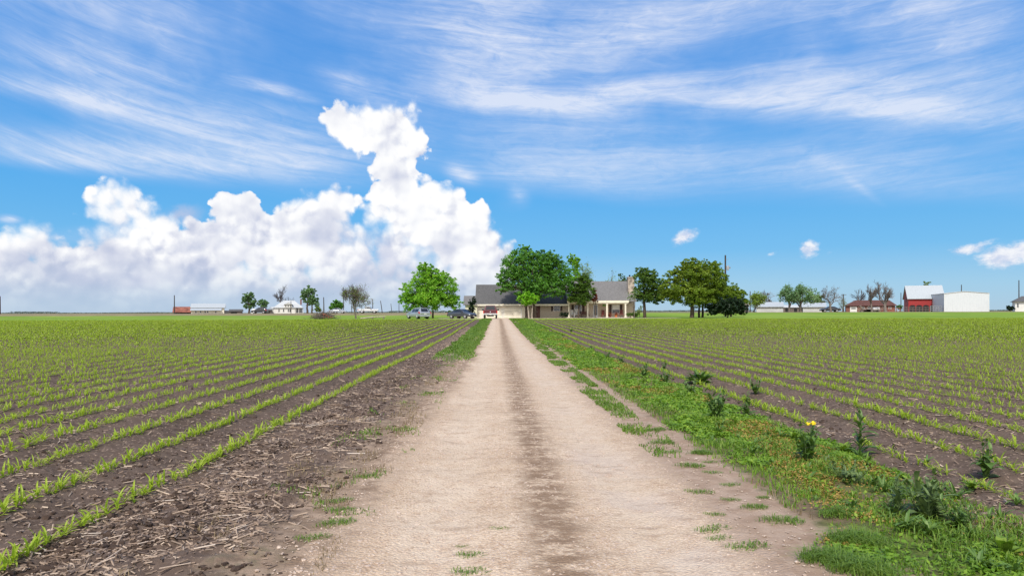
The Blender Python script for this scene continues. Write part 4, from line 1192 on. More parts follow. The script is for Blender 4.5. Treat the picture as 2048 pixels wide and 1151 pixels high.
# the trees round the farmhouse
leafy('rounded bright green tree standing behind the silver car', 856, 109, [(858, 560, 30, 29), (836, 582, 32, 28), (884, 580, 32, 30), (862, 600, 50, 22), (822, 606, 26, 20), (902, 606, 22, 20), (850, 543, 20, 16), (880, 556, 20, 18), (812, 594, 16, 14), (848, 535, 6, 7), (862, 536, 6, 8), (888, 546, 7, 8), (828, 562, 8, 7), (908, 580, 8, 8)], 15000, 'lf_bright', .17, .22, seed=3, trunks=[(852, 1.0), (866, .7)], fork=.2)
leafy('biggest dark green tree rising in front of the farmhouse roof', 1062, 104.5, [(1040, 530, 34, 32), (1048, 508, 20, 18), (1085, 530, 34, 28), (1022, 556, 28, 30), (1066, 560, 40, 32), (1112, 548, 36, 32), (1128, 566, 20, 24), (1090, 578, 36, 20), (1012, 574, 18, 14), (1100, 520, 24, 18), (1060, 588, 30, 14), (1066, 512, 16, 12), (1033, 504, 6, 10), (1055, 496, 6, 9), (1082, 505, 7, 8), (1099, 507, 6, 8), (1012, 545, 8, 9), (1120, 534, 9, 9), (1142, 556, 8, 10), (1004, 562, 14, 13), (1138, 577, 16, 15), (1000, 582, 9, 8), (1120, 588, 20, 9)], 20000, 'lf_green', .17, .26, seed=5, trunks=[(1055, 1.0), (1068, .9)], fork=.35)
leafy('small round lime green tree clipped like a ball by the garage', 1060, 103, [(1056, 598, 21, 14), (1048, 600, 13, 12), (1066, 600, 12, 12), (1057, 592, 14, 8)], 3600, 'lf_lime', .13, .10, 'barkpale', seed=6, fork=.1, clump=(.12, .22), fill=.4, trunks=[(1058, 1.0), (1064, .9)])
leafy('upright dark green tree in front of the porch', 1157, 104.8, [(1165, 568, 18, 18), (1150, 586, 16, 18), (1172, 586, 18, 22), (1160, 600, 22, 12), (1142, 598, 10, 10), (1168, 556, 12, 8)], 6500, 'lf_oak', .14, .12, seed=8, fork=.4)
leafy('dark red leaved shrub tree against the porch roof', 1190, 105.0, [(1190, 588, 5, 14), (1192, 598, 5, 8), (1187, 600, 6, 6)], 900, 'lf_red', .12, .06, seed=9, fork=.5)
leafy('dark oak with a forked trunk beside the stone chimney', 1290, 109, [(1290, 562, 26, 24), (1283, 545, 14, 12), (1300, 552, 18, 16), (1312, 574, 20, 20), (1278, 588, 22, 16), (1298, 594, 34, 14), (1316, 598, 18, 10), (1268, 596, 10, 8), (1322, 586, 15, 18), (1326, 568, 8, 10)], 9500, 'lf_oak', .16, .22, seed=10, fork=.55)
oak = leafy('wide olive green oak, broadest tree right of the house', 1383, 105, [(1384, 550, 34, 30), (1380, 530, 16, 14), (1352, 552, 22, 16), (1414, 556, 34, 32), (1424, 536, 18, 14), (1350, 578, 32, 24), (1390, 586, 42, 24), (1432, 586, 26, 26), (1344, 596, 24, 13), (1400, 604, 40, 12), (1438, 566, 18, 20), (1332, 566, 10, 8), (1405, 532, 14, 12), (1330, 585, 14, 16), (1362, 534, 12, 10), (1436, 550, 12, 12), (1368, 527, 7, 10), (1392, 521, 6, 9), (1411, 524, 5, 9), (1428, 530, 6, 10), (1350, 538, 8, 8), (1336, 556, 8, 8)], 17000, 'lf_olive', .18, .28, seed=12, fork=.5)
leafy('olive oak with two slim trunks standing just behind the broad oak', 1402, 109, [(1402, 588, 30, 16), (1425, 594, 20, 12), (1388, 596, 18, 10)], 3500, 'lf_olive', .17, .17, seed=13, fork=.7, trunks=[(1398, .9), (1405, .9)])
leafy('low rounded olive tree between the broad oak and the grey barn', 1462, 116, [(1458, 588, 24, 20), (1478, 592, 16, 16), (1448, 580, 14, 12), (1484, 602, 12, 12), (1462, 604, 26, 12)], 5500, 'lf_olive', .19, .16, seed=14, fork=.3)
leafy('black green juniper clump spreading low on the grass beside the oak', 1455, 104, [(1430, 618, 17, 13), (1452, 614, 20, 18), (1474, 614, 18, 18), (1486, 622, 10, 9), (1420, 624, 9, 7), (1462, 604, 12, 10)], 8000, 'lf_juniper', .16, .12, seed=15, fork=.05, name='juniper', cat='shrub', clump=(.12, .25))
leafy('slender young tree with thin trunk at the corner of the porch', 1269, 103.5, [(1266, 590, 10, 9), (1262, 597, 8, 6), (1273, 584, 7, 8)], 700, 'lf_grey', .11, .045, 'barkgrey', seed=16, fork=1.2)
leafy('light green tree crown showing behind the big dark tree', 1150, 122, [(1148, 524, 13, 14), (1154, 540, 9, 14), (1142, 514, 9, 7), (1150, 560, 14, 18)], 2600, 'lf_bright', .17, .15, seed=17, fork=.8)
bare('thinly leafed grey tree behind the farmhouse roof', 1152, 1205, 526, 630, 1176, 124, 21, 5, (3, 4), leaves=2600, leaf=.15, leafm='lf_grey', tr=.2, up=.5)
bare('spindly bare tree behind the middle of the porch roof', 1209, 1228, 538, 630, 1218, 126, 22, 4, (3, 3), tr=.12, up=.7, spread=(15, 35), leaves=150)
bare('thin bare sapling just right of the spindly tree behind the roof', 1226, 1236, 545, 630, 1231, 127, 23, 3, (3, 3), tr=.08, up=.7, spread=(15, 30), leaves=60)
leafy('dark green treetop peeping over the roof beside the chimney', 1245, 124, [(1240, 552, 5, 8), (1248, 556, 7, 7), (1244, 566, 10, 10)], 700, 'lf_oak', .16, .12, seed=24, fork=.9)
leafy('narrow dark evergreen bush against the end of the garage', 942, 105.5, [(943, 622, 8, 11), (945, 606, 7, 12), (948, 597, 4, 6)], 1700, 'lf_juniper', .12, .06, seed=25, fork=.1, name='evergreen_bush', cat='shrub')
leafy('rounded dark bush under the house window', 1128, 104.5, [(1124, 629, 6, 5), (1131, 628, 7, 6)], 1100, 'lf_juniper', .10, .03, seed=26, fork=.1, name='bush', cat='shrub')
leafy('clipped dark green bush at the right end of the porch', 1262, 104.2, [(1260, 629, 8, 5), (1268, 629, 7, 5), (1275, 628, 5, 5)], 1300, 'lf_oak', .10, .03, seed=27, fork=.1, name='bush', cat='shrub')
leafy('grey green shrub standing behind the clipped bush', 1279, 107, [(1278, 622, 5, 7), (1281, 615, 4, 5)], 500, 'lf_grey', .10, .03, seed=28, fork=.4, name='shrub', cat='shrub')

# left background trees
bare('pruned brown tree with drooping twigs and a straight trunk on the left lawn', 684, 750, 564, 636, 712, 101, 34, 5, (4, 5), mat='twig', tr=.15, clear=.45, up=.05, spread=(35, 72), thin=1.3, leaves=1200, leafm='lf_olive', leaf=.09)
leafy('dark round tree between the two roadside poles', 673, 208, [(673, 610, 10, 9), (666, 615, 8, 8), (681, 614, 7, 8), (673, 602, 6, 4)], 2200, 'lf_green', .34, .25, seed=33, fork=.2)
leafy('tall green tree at the right of the white farmhouse', 617, 222, [(612, 585, 9, 10), (622, 582, 9, 9), (607, 596, 7, 9), (626, 600, 10, 12), (618, 604, 9, 10), (634, 610, 5, 8), (616, 574, 5, 4)], 3600, 'lf_far', .34, .3, seed=34, fork=.6, trunks=[(615, 1), (624, .8)])
bare('big bare dark tree behind the white farmhouse', 543, 594, 568, 628, 566, 242, 35, 5, (3, 4), mat='twigdark', tr=.36, thin=2.4, up=.25)
leafy('grey green tree left of the white farmhouse, taller of the pair', 498, 226, [(497, 594, 11, 9), (490, 602, 8, 9), (505, 604, 8, 9), (498, 612, 11, 8), (500, 588, 6, 5)], 2600, 'lf_far', .34, .28, seed=36, fork=.5)
leafy('small grey green tree left of the white farmhouse, shorter of the pair', 526, 226, [(525, 604, 8, 6), (519, 606, 6, 5), (532, 607, 5, 6), (527, 613, 7, 6)], 1500, 'lf_far', .32, .2, seed=37, fork=.6)

# right background trees
bare('leafless pale thicket tree behind the white roofed shed', 1516, 1554, 578, 622, 1536, 214, 41, 5, (3, 4), mat='twig', tr=.3, thin=2.6, up=.4)
bare('half leafed yellow green shrub tree beside the grey barn end', 1497, 1532, 584, 622, 1508, 176, 42, 5, (3, 4), mat='twig', tr=.2, thin=2.0, leaves=2200, leafm='lf_olive', leaf=.2)
bare('thinly leafed grey green tree between the two metal sheds', 1559, 1600, 568, 622, 1579, 172, 43, 5, (3, 4), mat='twig', tr=.3, thin=2.0, leaves=2000, leafm='lf_far', leaf=.24, up=.3)
bare('leaning tree with a bushy green crown over the second metal shed', 1594, 1641, 567, 622, 1601, 173, 44, 5, (3, 4), mat='twig', tr=.34, thin=2.0, leaves=2300, leafm='lf_far', leaf=.25, up=.3)
leafy('brown budding tree behind the second metal shed', 1634, 216, [(1628, 596, 10, 9), (1640, 596, 9, 9), (1634, 606, 13, 8)], 1500, 'lf_grey', .34, .25, seed=45, fork=.5)
bare('spreading bare tree standing alone between the shed and the brick house', 1640, 1692, 570, 624, 1662, 170, 46, 5, (3, 4), mat='twig', tr=.32, thin=1.7, up=.25, spread=(28, 58))
bare('small bare sapling left of the brick house', 1680, 1697, 596, 622, 1685, 178, 47, 4, (3, 3), mat='twig', tr=.12, thin=1.8, leaves=120, leafm='lf_far')
bare('bare tree behind the left end of the brick house', 1706, 1730, 576, 622, 1718, 206, 48, 4, (3, 4), mat='twigdark', tr=.3, thin=2.6)
bare('upright bare tree in front of the brick house, left of the tallest', 1728, 1762, 566, 622, 1744, 172, 49, 5, (3, 4), mat='twig', tr=.28, thin=1.7, up=.5, spread=(20, 45))
bare('tallest bare tree with a massive pale trunk before the brick house', 1752, 1800, 557, 624, 1771, 170, 50, 5, (3, 4), mat='twig', tr=.42, thin=1.7, up=.5, spread=(20, 48), clear=.2)
leafy('small treetop showing above the barn roof', 1852, 240, [(1850, 566, 6, 4), (1857, 566, 5, 4), (1852, 574, 9, 8)], 500, 'lf_grey', .34, .2, seed=51, fork=.8)
leafy('round dark bush beside the far white house', 2021, 172, [(2021, 615, 6, 5), (2018, 617, 5, 4), (2025, 617, 4, 4)], 900, 'lf_juniper', .24, .05, seed=52, fork=.1, name='bush', cat='shrub')
leafy('low green bush between the brick house and the red barn', 1799, 190, [(1799, 614, 6, 5)], 500, 'lf_far', .26, .05, seed=53, fork=.1, name='bush', cat='shrub')

# far woods on the skyline
def far_woods(name, label, spans, d, mat, seed):
    rr = np.random.default_rng(seed); Ps = []
    for (x0, x1, h) in spans:
        n = int((x1 - x0) * 26)
        pxs = rr.uniform(x0, x1, n)
        X = (pxs - VPX) / FPX * d; Y = d + rr.uniform(-30, 30, n)
        prof = h * (0.35 + 0.9 * fbm(pxs * .14, pxs * 0, 4, seed)) * d / FPX
        Ps.append(np.stack([X, Y, terrain(X, Y) + prof * rr.random(n) ** .6], -1))
    P = np.concatenate(Ps)
    return tag(quads_mesh(name, leaf_quads(P, d / FPX * rr.uniform(.6, 1.3, len(P)), rr, .9, .7, .3), M[mat]), label, 'woods', kind='stuff')
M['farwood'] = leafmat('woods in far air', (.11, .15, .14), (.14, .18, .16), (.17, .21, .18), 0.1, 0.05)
far_woods('far_woods', 'faint low line of trees on the far skyline', [(18, 32, 2), (40, 100, 4), (108, 200, 1.2), (215, 345, 1.6), (780, 945, 3.5), (1270, 1500, 3.5), (1980, 2060, 2.5), (690, 780, 1.6)], 1300, 'farwood', 5)

# ------------------------------------------------------------------ building helpers
class Site:
    """a building's own frame: origin on the ground at px, depth d; pixel positions turned into metres"""
    def __init__(s, name, label, cat, px, d, group=None, turn=0.9):
        s.d = d; s.B = base_at(px, d)
        s.rot = -math.atan((px - VPX) / FPX) * turn; s.k = math.cos(s.rot)
        s.t = thing(name, label, cat, s.B, s.rot, group)
    def X(s, px, d=None): return (at(px, 620, d or s.d).x - s.B.x) * s.k
    def Z(s, py, px, d=None): return at(px, py, d or s.d).z - s.B.z
    def Y(s, d): return d - s.d
def chevron(x0, x1, yf, yb, ze, zr, oh, th, axis='x'):
    ym = (yf + yb) / 2; sl = (zr - ze) / (ym - yf)
    a = (yf - oh, ze - sl * oh); b = (ym, zr); c = (yb + oh, ze - sl * oh)
    return MB().prism([a, b, c, (c[0], c[1] - th), (b[0], b[1] - th), (a[0], a[1] - th)], x0, x1, axis)
def pent(x0, x1, yf, yb, ze, zr, z0=-.3, axis='x'):
    ym = (yf + yb) / 2
    return MB().prism([(yf, z0), (yb, z0), (yb, ze), (ym, zr), (yf, ze)], x0, x1, axis)
def window(parent, x0, x1, z0, z1, y, frame='white', w=.07, bars=1, pane='glass'):
    b = MB()
    b.box(x0 - w, x1 + w, y - .05, y, z1, z1 + w).box(x0 - w, x1 + w, y - .06, y, z0 - w, z0).box(x0 - w, x0, y - .05, y, z0, z1).box(x1, x1 + w, y - .05, y, z0, z1)
    if bars: b.box(x0, x1, y - .045, y, (z0 + z1) / 2 - .025, (z0 + z1) / 2 + .025)
    f = b.build('window', M[frame], parent)
    MB().box(x0, x1, y - .02, y, z0, z1).build('pane', M[pane], f)
    return f

# ------------------------------------------------------------------ the farmhouse
def farmhouse():
    S = Site('farmhouse', 'long low farmhouse with grey shingle roof, two garage doors and a pillared porch', 'house', 1100, 107, turn=0.0)
    t = S.t; X, Z = S.X, S.Z
    gx0, gx1, mx1 = X(954), X(1050), X(1136)
    ze = Z(606.0, 1000); zr = Z(568.7, 1000, 112.4)
    W = pent(gx0, gx1, 0, 10.8, ze, zr - .18).build('garage_wall', M['siding'], t)
    # main block, set back, brick
    pent(gx1, X(1266, 108.2), 1.1, 10.6, ze, zr - .25).build('house_wall', M['brick'], t)
    rf = chevron(gx0 - .3, X(1140), 0, 10.8, ze, zr, .55, .16).build('garage_roof', M['shingledark'], t)
    MB().box(gx0 - .3, X(1136), -.60, -.555, ze - .42, ze - .16).build('fascia', M['cream'], rf)
    # higher roof over the porch and the right end
    yp = S.Y(106.3); zpe = Z(601.2, 1190, 106.3); zpr = Z(562.0, 1190, 112.6)
    px0, px1 = X(1134, 106.3), X(1257.5, 106.3)
    ym = 5.6; th = .16
    sl = (zpr - zpe) / (ym - yp)
    pr = MB().prism([(yp, zpe), (ym, zpr), (11.4, zpr - sl * 5.8), (11.4, zpr - sl * 5.8 - th), (ym, zpr - th), (yp, zpe - th)], px0, X(1266, 108) + .2, 'x')
    rf = pr.build('porch_roof', M['shingle'], t)
    MB().box(px0, px1, yp - .05, yp - .003, zpe - .30, zpe + .03).build('fascia', M['cream'], rf)
    MB().prism([(1.1, zpe - .1), (10.8, zpe - .1), (ym, zpr - .3)], px0 + .1, X(1266, 108) - .05, 'x').build('gable_wall', M['brick'], t)
    MB().box(px0 + .1, px1 - .1, yp + .02, 1.1, zpe - .42, zpe - .24).build('porch_ceiling', M['cream'], t)
    MB().box(px0 - .1, px1 + .1, yp + .05, 1.1, -.2, .10).build('porch_floor', M['concrete'], t)
    for px in (1137.6, 1175.3, 1213.8, 1250.8):
        x = X(px, 106.5); y = S.Y(106.5)
        b = MB().box(x - .11, x + .11, y - .11, y + .11, .10, zpe - .42)
        b.box(x - .16, x + .16, y - .16, y + .16, .10, .26).box(x - .15, x + .15, y - .15, y + .15, zpe - .56, zpe - .42)
        b.build('porch_column', M['cream'], t)
    # chimney
    c0, c1 = X(1256.2, 108.5), X(1268.8, 108.5); zc = Z(554.5, 1262, 108.5)
    ch = MB().box(c0, c1, S.Y(108.4), S.Y(109.6), -.2, zc).build('chimney', M['stone'], t)
    MB().box(c0 - .06, c1 + .06, S.Y(108.34), S.Y(109.66), zc, zc + .10).build('chimney_cap', M['concrete'], ch)
    MB().lathe([(.13, 0), (.13, .22), (.20, .24), (.02, .34)], ((c0 + c1) / 2 - .15, S.Y(109), zc + .1), 'z', 10).build('flue_pipe', M['black'], ch)
    # garage doors
    for a, b_ in ((965.2, 1003.5), (1008.5, 1041.5)):
        x0, x1 = X(a), X(b_); zt = Z(609.0, 1000)
        d = MB()
        for k in range(4):
            z0 = .02 + (zt - .02) / 4 * k
            d.box(x0, x1, -.05, 0, z0 + .012, z0 + (zt - .02) / 4 - .012)
        d = d.build('garage_door', M['creamdoor'], t)
        MB().box(x0, x1, -.02, -.002, .02, zt).box((x0 + x1) / 2 - .1, (x0 + x1) / 2 + .1, -.07, -.05, .62, .66).build('door_handle', M['greymetal'], d)
        MB().box(x0 - .14, x0, -.06, -.002, 0, zt + .14).box(x1, x1 + .14, -.06, -.002, 0, zt + .14).box(x0, x1, -.06, -.002, zt, zt + .14).build('door_trim', M['white'], t)
    # lamps on the garage
    for px, lit in ((959, 0), (1003.2 + 2.9, 1)):
        x = X(px); z = Z(609.5, 1000)
        l = MB().box(x - .06, x + .06, -.10, -.064, z - .12, z + .12).build('wall_lamp', M['black'], t)
        MB().lathe([(.05, -.10), (.10, -.02), (.10, .08), (.04, .14)], (x, -.21, z), 'z', 10).build('lamp_shade', M['lamp'] if lit else M['glass'], l)
    # front entry recess and windows of the middle wall
    yb = 1.1
    x0, x1 = X(1073), X(1081)
    d = MB().box(x0, x1, yb - .06, yb, .05, 2.1).build('front_door', M['reddoor'], t)
    MB().box(x0 + .1, x0 + .2, yb - .12, yb - .06, .95, 1.05).build('door_handle', M['greymetal'], d)
    MB().box(X(1051), X(1063), yb - .25, yb - .01, 0, 2.2).build('entry_panel', M['brick'], t, bevel=.01)
    def shuttered(a, b_, zt, zb, y, sw):
        x0, x1 = X(a, 107 + y), X(b_, 107 + y)
        window(t, x0, x1, zb, zt, y)
        for s0, s1 in ((x0 - .10 - sw, x0 - .10), (x1 + .10, x1 + .10 + sw)):
            sh = MB().box(s0, s1, y - .05, y - .003, zb - .05, zt + .05)
            for k in range(9):
                z = zb + (zt - zb) * (k + .5) / 9
                sh.box(s0 + .05, s1 - .05, y - .065, y - .05, z - .035, z + .035)
            sh.build('shutter', M['darkwood'], t)
    shuttered(1107.5, 1119.5, 2.02, 1.15, yb, .30)
    shuttered(1149, 1163, 2.05, .65, yb, .38)
    shuttered(1224.5, 1238.5, 2.05, .75, yb, .38)
    MB().box(X(1225, 108.1), X(1238.3, 108.1), yb - .03, yb - .022, 1.30, 2.03).build('window_blind', M['white'], t)
    x0, x1 = X(1187.8, 108), X(1194.6, 108)
    d = MB().box(x0 - .1, x0, yb - .07, yb, .1, 2.15).box(x1, x1 + .1, yb - .07, yb, .1, 2.15).box(x0, x1, yb - .07, yb, 2.05, 2.15).box(x0, x1, yb - .05, yb - .01, .1, .45).build('porch_door', M['white'], t)
    MB().box(x0, x1, yb - .04, yb - .005, .45, 2.05).build('pane', M['glass'], d)
    # the wing set back behind the left end
    wz = Z(606.5, 940, 118); wr = Z(594.5, 940, 118)
    w0, w1 = X(931, 118), X(958, 118); yw = S.Y(117.0)
    MB().box(w0, w1, yw, yw + 6, -.2, wz).build('wing_wall', M['cream'], t)
    chevron(w0 - .35, w1, yw, yw + 6, wz, wr + .35, .35, .14).build('wing_roof', M['shingle'], t)
farmhouse()

def porch_chair(label, px, d, mat, scale=1.0, rz=0.0):
    p = base_at(px, d); p.z += .10
    t = thing('porch_chair', label, 'chair', p, rz, None)
    s = scale
    MB().box(-.27 * s, .27 * s, -.28 * s, .25 * s, .40 * s, .45 * s).build('seat', M[mat], t)
    b = MB()
    for k in range(5): b.box((-.25 + .105 * k) * s, (-.17 + .105 * k) * s, .22 * s, .26 * s, .45 * s, 1.12 * s)
    b.box(-.27 * s, .27 * s, .215 * s, .265 * s, 1.08 * s, 1.16 * s).build('backrest', M[mat], t)
    for x in (-.26, .26):
        for y in (-.25, .22): MB().box((x - .03) * s, (x + .03) * s, (y - .03) * s, (y + .03) * s, 0.03 if rz else 0, .40 * s).build('leg', M[mat], t)
        MB().box((x - .04) * s, (x + .04) * s, -.30 * s, .24 * s, .63 * s, .67 * s).box((x - .03) * s, (x + .03) * s, -.27 * s, -.22 * s, .45 * s, .63 * s).build('armrest', M[mat], t)
porch_chair('white rocking chair on the porch, nearer the left end column', 1144.5, 106.9, 'white', 1.0, .1)
porch_chair('taller white rocking chair on the porch beside the big window', 1153, 107.0, 'white', 1.12, -.1)
porch_chair('dark red porch chair beside the third column', 1207, 107.4, 'plumred', 1.0, .2)
porch_chair('dark red porch chair under the blinded window', 1243, 107.4, 'plumred', 1.0, -.2)
def porch_bench():
    p = base_at(1170, 107.5); p.z += .1
    t = thing('porch_bench', 'brown wooden bench on the porch between the white chairs and the door', 'bench', p)
    MB().box(-.65, .65, -.25, .22, .40, .45).build('seat', M['reddoor'], t)
    b = MB()
    for k in range(4): b.box(-.65, .65, .20, .24, .52 + .11 * k, .60 + .11 * k)
    b.build('backrest', M['reddoor'], t)
    for x in (-.6, .6): MB().box(x - .04, x + .04, -.24, .24, 0, .40).box(x - .04, x + .04, .19, .25, .40, .95).build('leg', M['reddoor'], t)
porch_bench()
def pot(label, px, d, h, mat, plant=None):
    p = base_at(px, d); p.z += .1
    t = thing('plant_pot', label, 'pot', p)
    MB().lathe([(.5 * h, 0), (.62 * h, .4 * h), (.66 * h, .8 * h), (.72 * h, .82 * h), (.72 * h, h), (.6 * h, h)], (0, 0, 0), 'z', 12).build('pot', M[mat], t, smooth=True)
    rr = np.random.default_rng(int(px))
    P = rr.normal(0, .16, (260, 3)); P[:, 2] = np.abs(P[:, 2]) * 1.4 + h
    quads_mesh('foliage', leaf_quads(P, rr.uniform(.04, .09, 260), rr, .9, .5), M[plant or 'lf_oak'], t)
pot('orange clay pot of red leaves on the porch before the blinded window', 1232, 106.9, .34, 'terracotta', 'lf_red')
pot('dark pot of red leaves just right of the third porch column', 1220, 107.0, .3, 'plumred', 'lf_red')
def hanging_fern():
    p = base_at(1208.5, 106.7) + Vector((0, 0, 1.95))
    t = thing('hanging_plant', 'dark green fern in a basket hung from the porch ceiling by the door', 'plant', p)
    MB().lathe([(.05, -.18), (.16, -.12), (.2, 0), (.17, .01)], (0, 0, 0), 'z', 10).build('basket', M['darkwood'], t)
    MB().tube([(0, 0, 0), (0, 0, .48)], .008, 4).build('hanger', M['black'], t)
    rr = np.random.default_rng(4)
    Q = [arc_leaf(rr, .42, .035, rr.uniform(0, 6.28), rr.uniform(30, 80), rr.uniform(60, 130), 4, .2) for _ in range(60)]
    quads_mesh('foliage', np.concatenate(Q), M['lf_green'], t)
hanging_fern()

# ------------------------------------------------------------------ vehicles
def vehicle(name, label, cat, loc, heading, paint, st, wheel_x, wr, track, windows, screen, rear, kind, light=True, group=None):
    """st: stations along x (x, z sill, z belt, z roof, half width at belt, half width at roof)"""
    t = thing(name, label, cat, loc, heading, group)
    b = MB(); rings = []
    for (x, zs, zb, zr, wb, wt) in st:
        half = [(wb * .80, zs), (wb * .97, zs + .10), (wb * 1.0, (zs + zb) / 2 + .05), (wb * .97, zb), (wt, max(zb + .004, zr - .07)), (wt * .82, zr)]
        ring = [(x, -y, z) for y, z in half] + [(x, y, z) for y, z in reversed(half)]
        rings.append(b.pts(ring))
    n = 12
    for a, c in zip(rings[:-1], rings[1:]):
        for k in range(n):
            b.f.append((a + k, a + (k + 1) % n, c + (k + 1) % n, c + k))
    b.f.append(tuple(rings[0] + k for k in range(n))); b.f.append(tuple(rings[-1] + k for k in reversed(range(n))))
    body = b.build('body', M[paint], t, smooth=True)
    S = {i: s for i, s in enumerate(st)}
    lerp = lambda p, q, k: tuple(p[i] + (q[i] - p[i]) * k for i in range(3))
    for (i, j, ti, tj) in windows:
        for sgn in (-1, 1):
            A, C = S[i], S[j]
            def edge(s, k): 
                lo = (s[0], sgn * s[4] * .97, s[2]); hi = (s[0], sgn * s[5], s[3] - .07)
                p = lerp(lo, hi, k); return (p[0], p[1] + sgn * .012, p[2])
            lo_i, hi_i = edge(A, .08), edge(A, .93); lo_j, hi_j = edge(C, .08), edge(C, .93)
            P = [lerp(lo_i, lo_j, ti), lerp(lo_i, lo_j, tj), lerp(hi_i, hi_j, tj), lerp(hi_i, hi_j, ti)]
            Pin = [(p[0], p[1] - sgn * .02, p[2]) for p in P]
            w = MB(); o = w.pts(P + Pin)
            w.f += [(o, o + 1, o + 2, o + 3), (o + 7, o + 6, o + 5, o + 4)] + [(o + k, o + (k + 1) % 4, o + 4 + (k + 1) % 4, o + 4 + k) for k in range(4)]
            w.build('side_window', M['carglass'], t)
    def sheet(i, j, nm, mat, k0=.10, k1=.92, wd=.80):
        A, C = S[i], S[j]
        up = Vector((C[0] - A[0], 0, C[3] - A[3])); nrm = Vector((-up.z, 0, up.x)).normalized() * (.014 if A[0] > C[0] else -.014)
        nrm = Vector((abs(up.z) * (1 if A[0] > C[0] else -1), 0, abs(up.x))).normalized() * .014
        a0 = lerp((A[0], 0, A[3]), (C[0], 0, C[3]), k0); a1 = lerp((A[0], 0, A[3]), (C[0], 0, C[3]), k1)
        w0 = (A[5] + (C[5] - A[5]) * k0) * wd; w1 = (A[5] + (C[5] - A[5]) * k1) * wd
        w = MB()
        o = w.pts([Vector((a0[0], -w0, a0[2])) + nrm, Vector((a0[0], w0, a0[2])) + nrm, Vector((a1[0], w1, a1[2])) + nrm, Vector((a1[0], -w1, a1[2])) + nrm,
                   Vector((a0[0], -w0, a0[2])) - nrm, Vector((a0[0], w0, a0[2])) - nrm, Vector((a1[0], w1, a1[2])) - nrm, Vector((a1[0], -w1, a1[2])) - nrm])
        w.f += [(o, o + 1, o + 2, o + 3), (o + 7, o + 6, o + 5, o + 4)] + [(o + k, o + 4 + k, o + 4 + (k + 1) % 4, o + (k + 1) % 4) for k in range(4)]
        w.build(nm, M[mat], t)
    sheet(screen[0], screen[1], 'windscreen', 'carglass')
    sheet(rear[0], rear[1], 'rear_window', 'carglass')
    for x in wheel_x:
        for sgn in (-1, 1):
            yo = sgn * track
            ar = MB().lathe([(wr * 1.13, -.09), (wr * 1.13, .09)], (x, yo - sgn * .085, wr * 1.02), 'y', 20).build('wheel_arch', M['black'], t)
            ty = MB().lathe([(wr * .55, -.11), (wr * .93, -.11), (wr, -.07), (wr, .07), (wr * .93, .11), (wr * .55, .11)], (x, yo - sgn * .07, wr), 'y', 22).build('wheel', M['rubber'], t, smooth=True)
            rm = MB()
            rm.lathe([(wr * .62, -.02), (wr * .62, .02)], (x, yo + sgn * .035, wr), 'y', 18)
            for k in range(5):
                a = 2 * math.pi * k / 5
                rm.tube([(x, yo + sgn * .065, wr), (x + wr * .55 * math.cos(a), yo + sgn * .06, wr + wr * .55 * math.sin(a))], [wr * .12, wr * .09], 5)
            rm.build('rim', M['alloy'], ty)
    xr, xf = st[0][0], st[-1][0]
    wb0 = st[1][4]
    for sgn in (-1, 1):
        if kind == 'pickup':
            MB().box(xr - .03, xr + .12, sgn * .96 - .07, sgn * .96 + .07, .80, 1.18).build('tail_light', M['tail'], t)
        elif kind == 'suv':
            MB().prism([(-.98, .0), (-.62, .10), (-.60, .30), (-.80, .30), (-1.0, .12)], sgn * (wb0 * 1.0) - .06, sgn * (wb0 * 1.0) + .035, 'y').build('tail_light', M['tail'], t, loc=(xr + 1.0, 0, .82))
        else:
            MB().box(xr + .02, xr + .24, sgn * .74 - .10, sgn * .74 + .08, .74, .88).build('tail_light', M['tail'], t)
        MB().box(xf - .36, xf - .06, sgn * st[-2][4] * .86 - .12, sgn * st[-2][4] * .86 + .06, st[-2][2] - .14, st[-2][2] + .015).build('headlight', M['lens'], t, bevel=.03)
        mx = st[screen[0]][0] - .22; mz = st[screen[0]][2] + .10; my = st[screen[0]][4]
        k = 1.5 if kind == 'pickup' else 1.0
        MB().box(mx - .07, mx + .07, sgn * (my + .09 * k) - .10 * k, sgn * (my + .09 * k) + .10 * k, mz - .07 * k, mz + .09 * k).build('door_mirror', M['black' if kind == 'pickup' else paint], t, bevel=.02)
    if kind == 'pickup':
        MB().box(xr - .16, xr + .04, -.96, .96, .56, .76).build('rear_bumper', M['chrome'], t, bevel=.03)
        MB().box(xr - .04, xr + .01, -.86, .86, .80, 1.20).build('tailgate', M[paint], t, bevel=.015)
        MB().lathe([(.06, 0), (.065, .012)], (0, 0, 0), 'x', 14).build('emblem', M['lens'], t, loc=(xr - .052, 0, 1.0))
        MB().box(xr - .185, xr - .16, -.16, .16, .60, .74).build('number_plate', M['white'], t)
        MB().box(-2.3, -2.1, -.5, .5, .34, .50).box(-2.6, 2.2, -.45, -.33, .42, .52).box(-2.6, 2.2, .33, .45, .42, .52).build('chassis', M['black'], t)
    else:
        MB().box(xr - .03, xr + .14, -.80, .80, .36, .62).build('rear_bumper', M[paint if kind == 'suv' else 'black'], t, bevel=.04)
        MB().box(xr - .045, xr - .02, -.18, .18, .72 if kind == 'suv' else .66, .84 if kind == 'suv' else .78).build('number_plate', M['white'], t)
        MB().box(xf - .08, xf + .03, -.72, .72, .28, .44).build('front_bumper', M[paint], t, bevel=.04)
        MB().box(xf - .04, xf + .022, -.42, .42, .46, .60).build('grille', M['black'], t, bevel=.01)
        MB().box(xf + .03, xf + .045, -.16, .16, .36, .46).build('number_plate', M['white'], t)
    if kind == 'suv':
        for sgn in (-1, 1): MB().tube([(-1.7, sgn * .60, 1.66), (-1.5, sgn * .60, 1.74), (.1, sgn * .60, 1.74), (.3, sgn * .60, 1.66)], .025, 5).build('roof_rail', M['greymetal'], t)
    return t
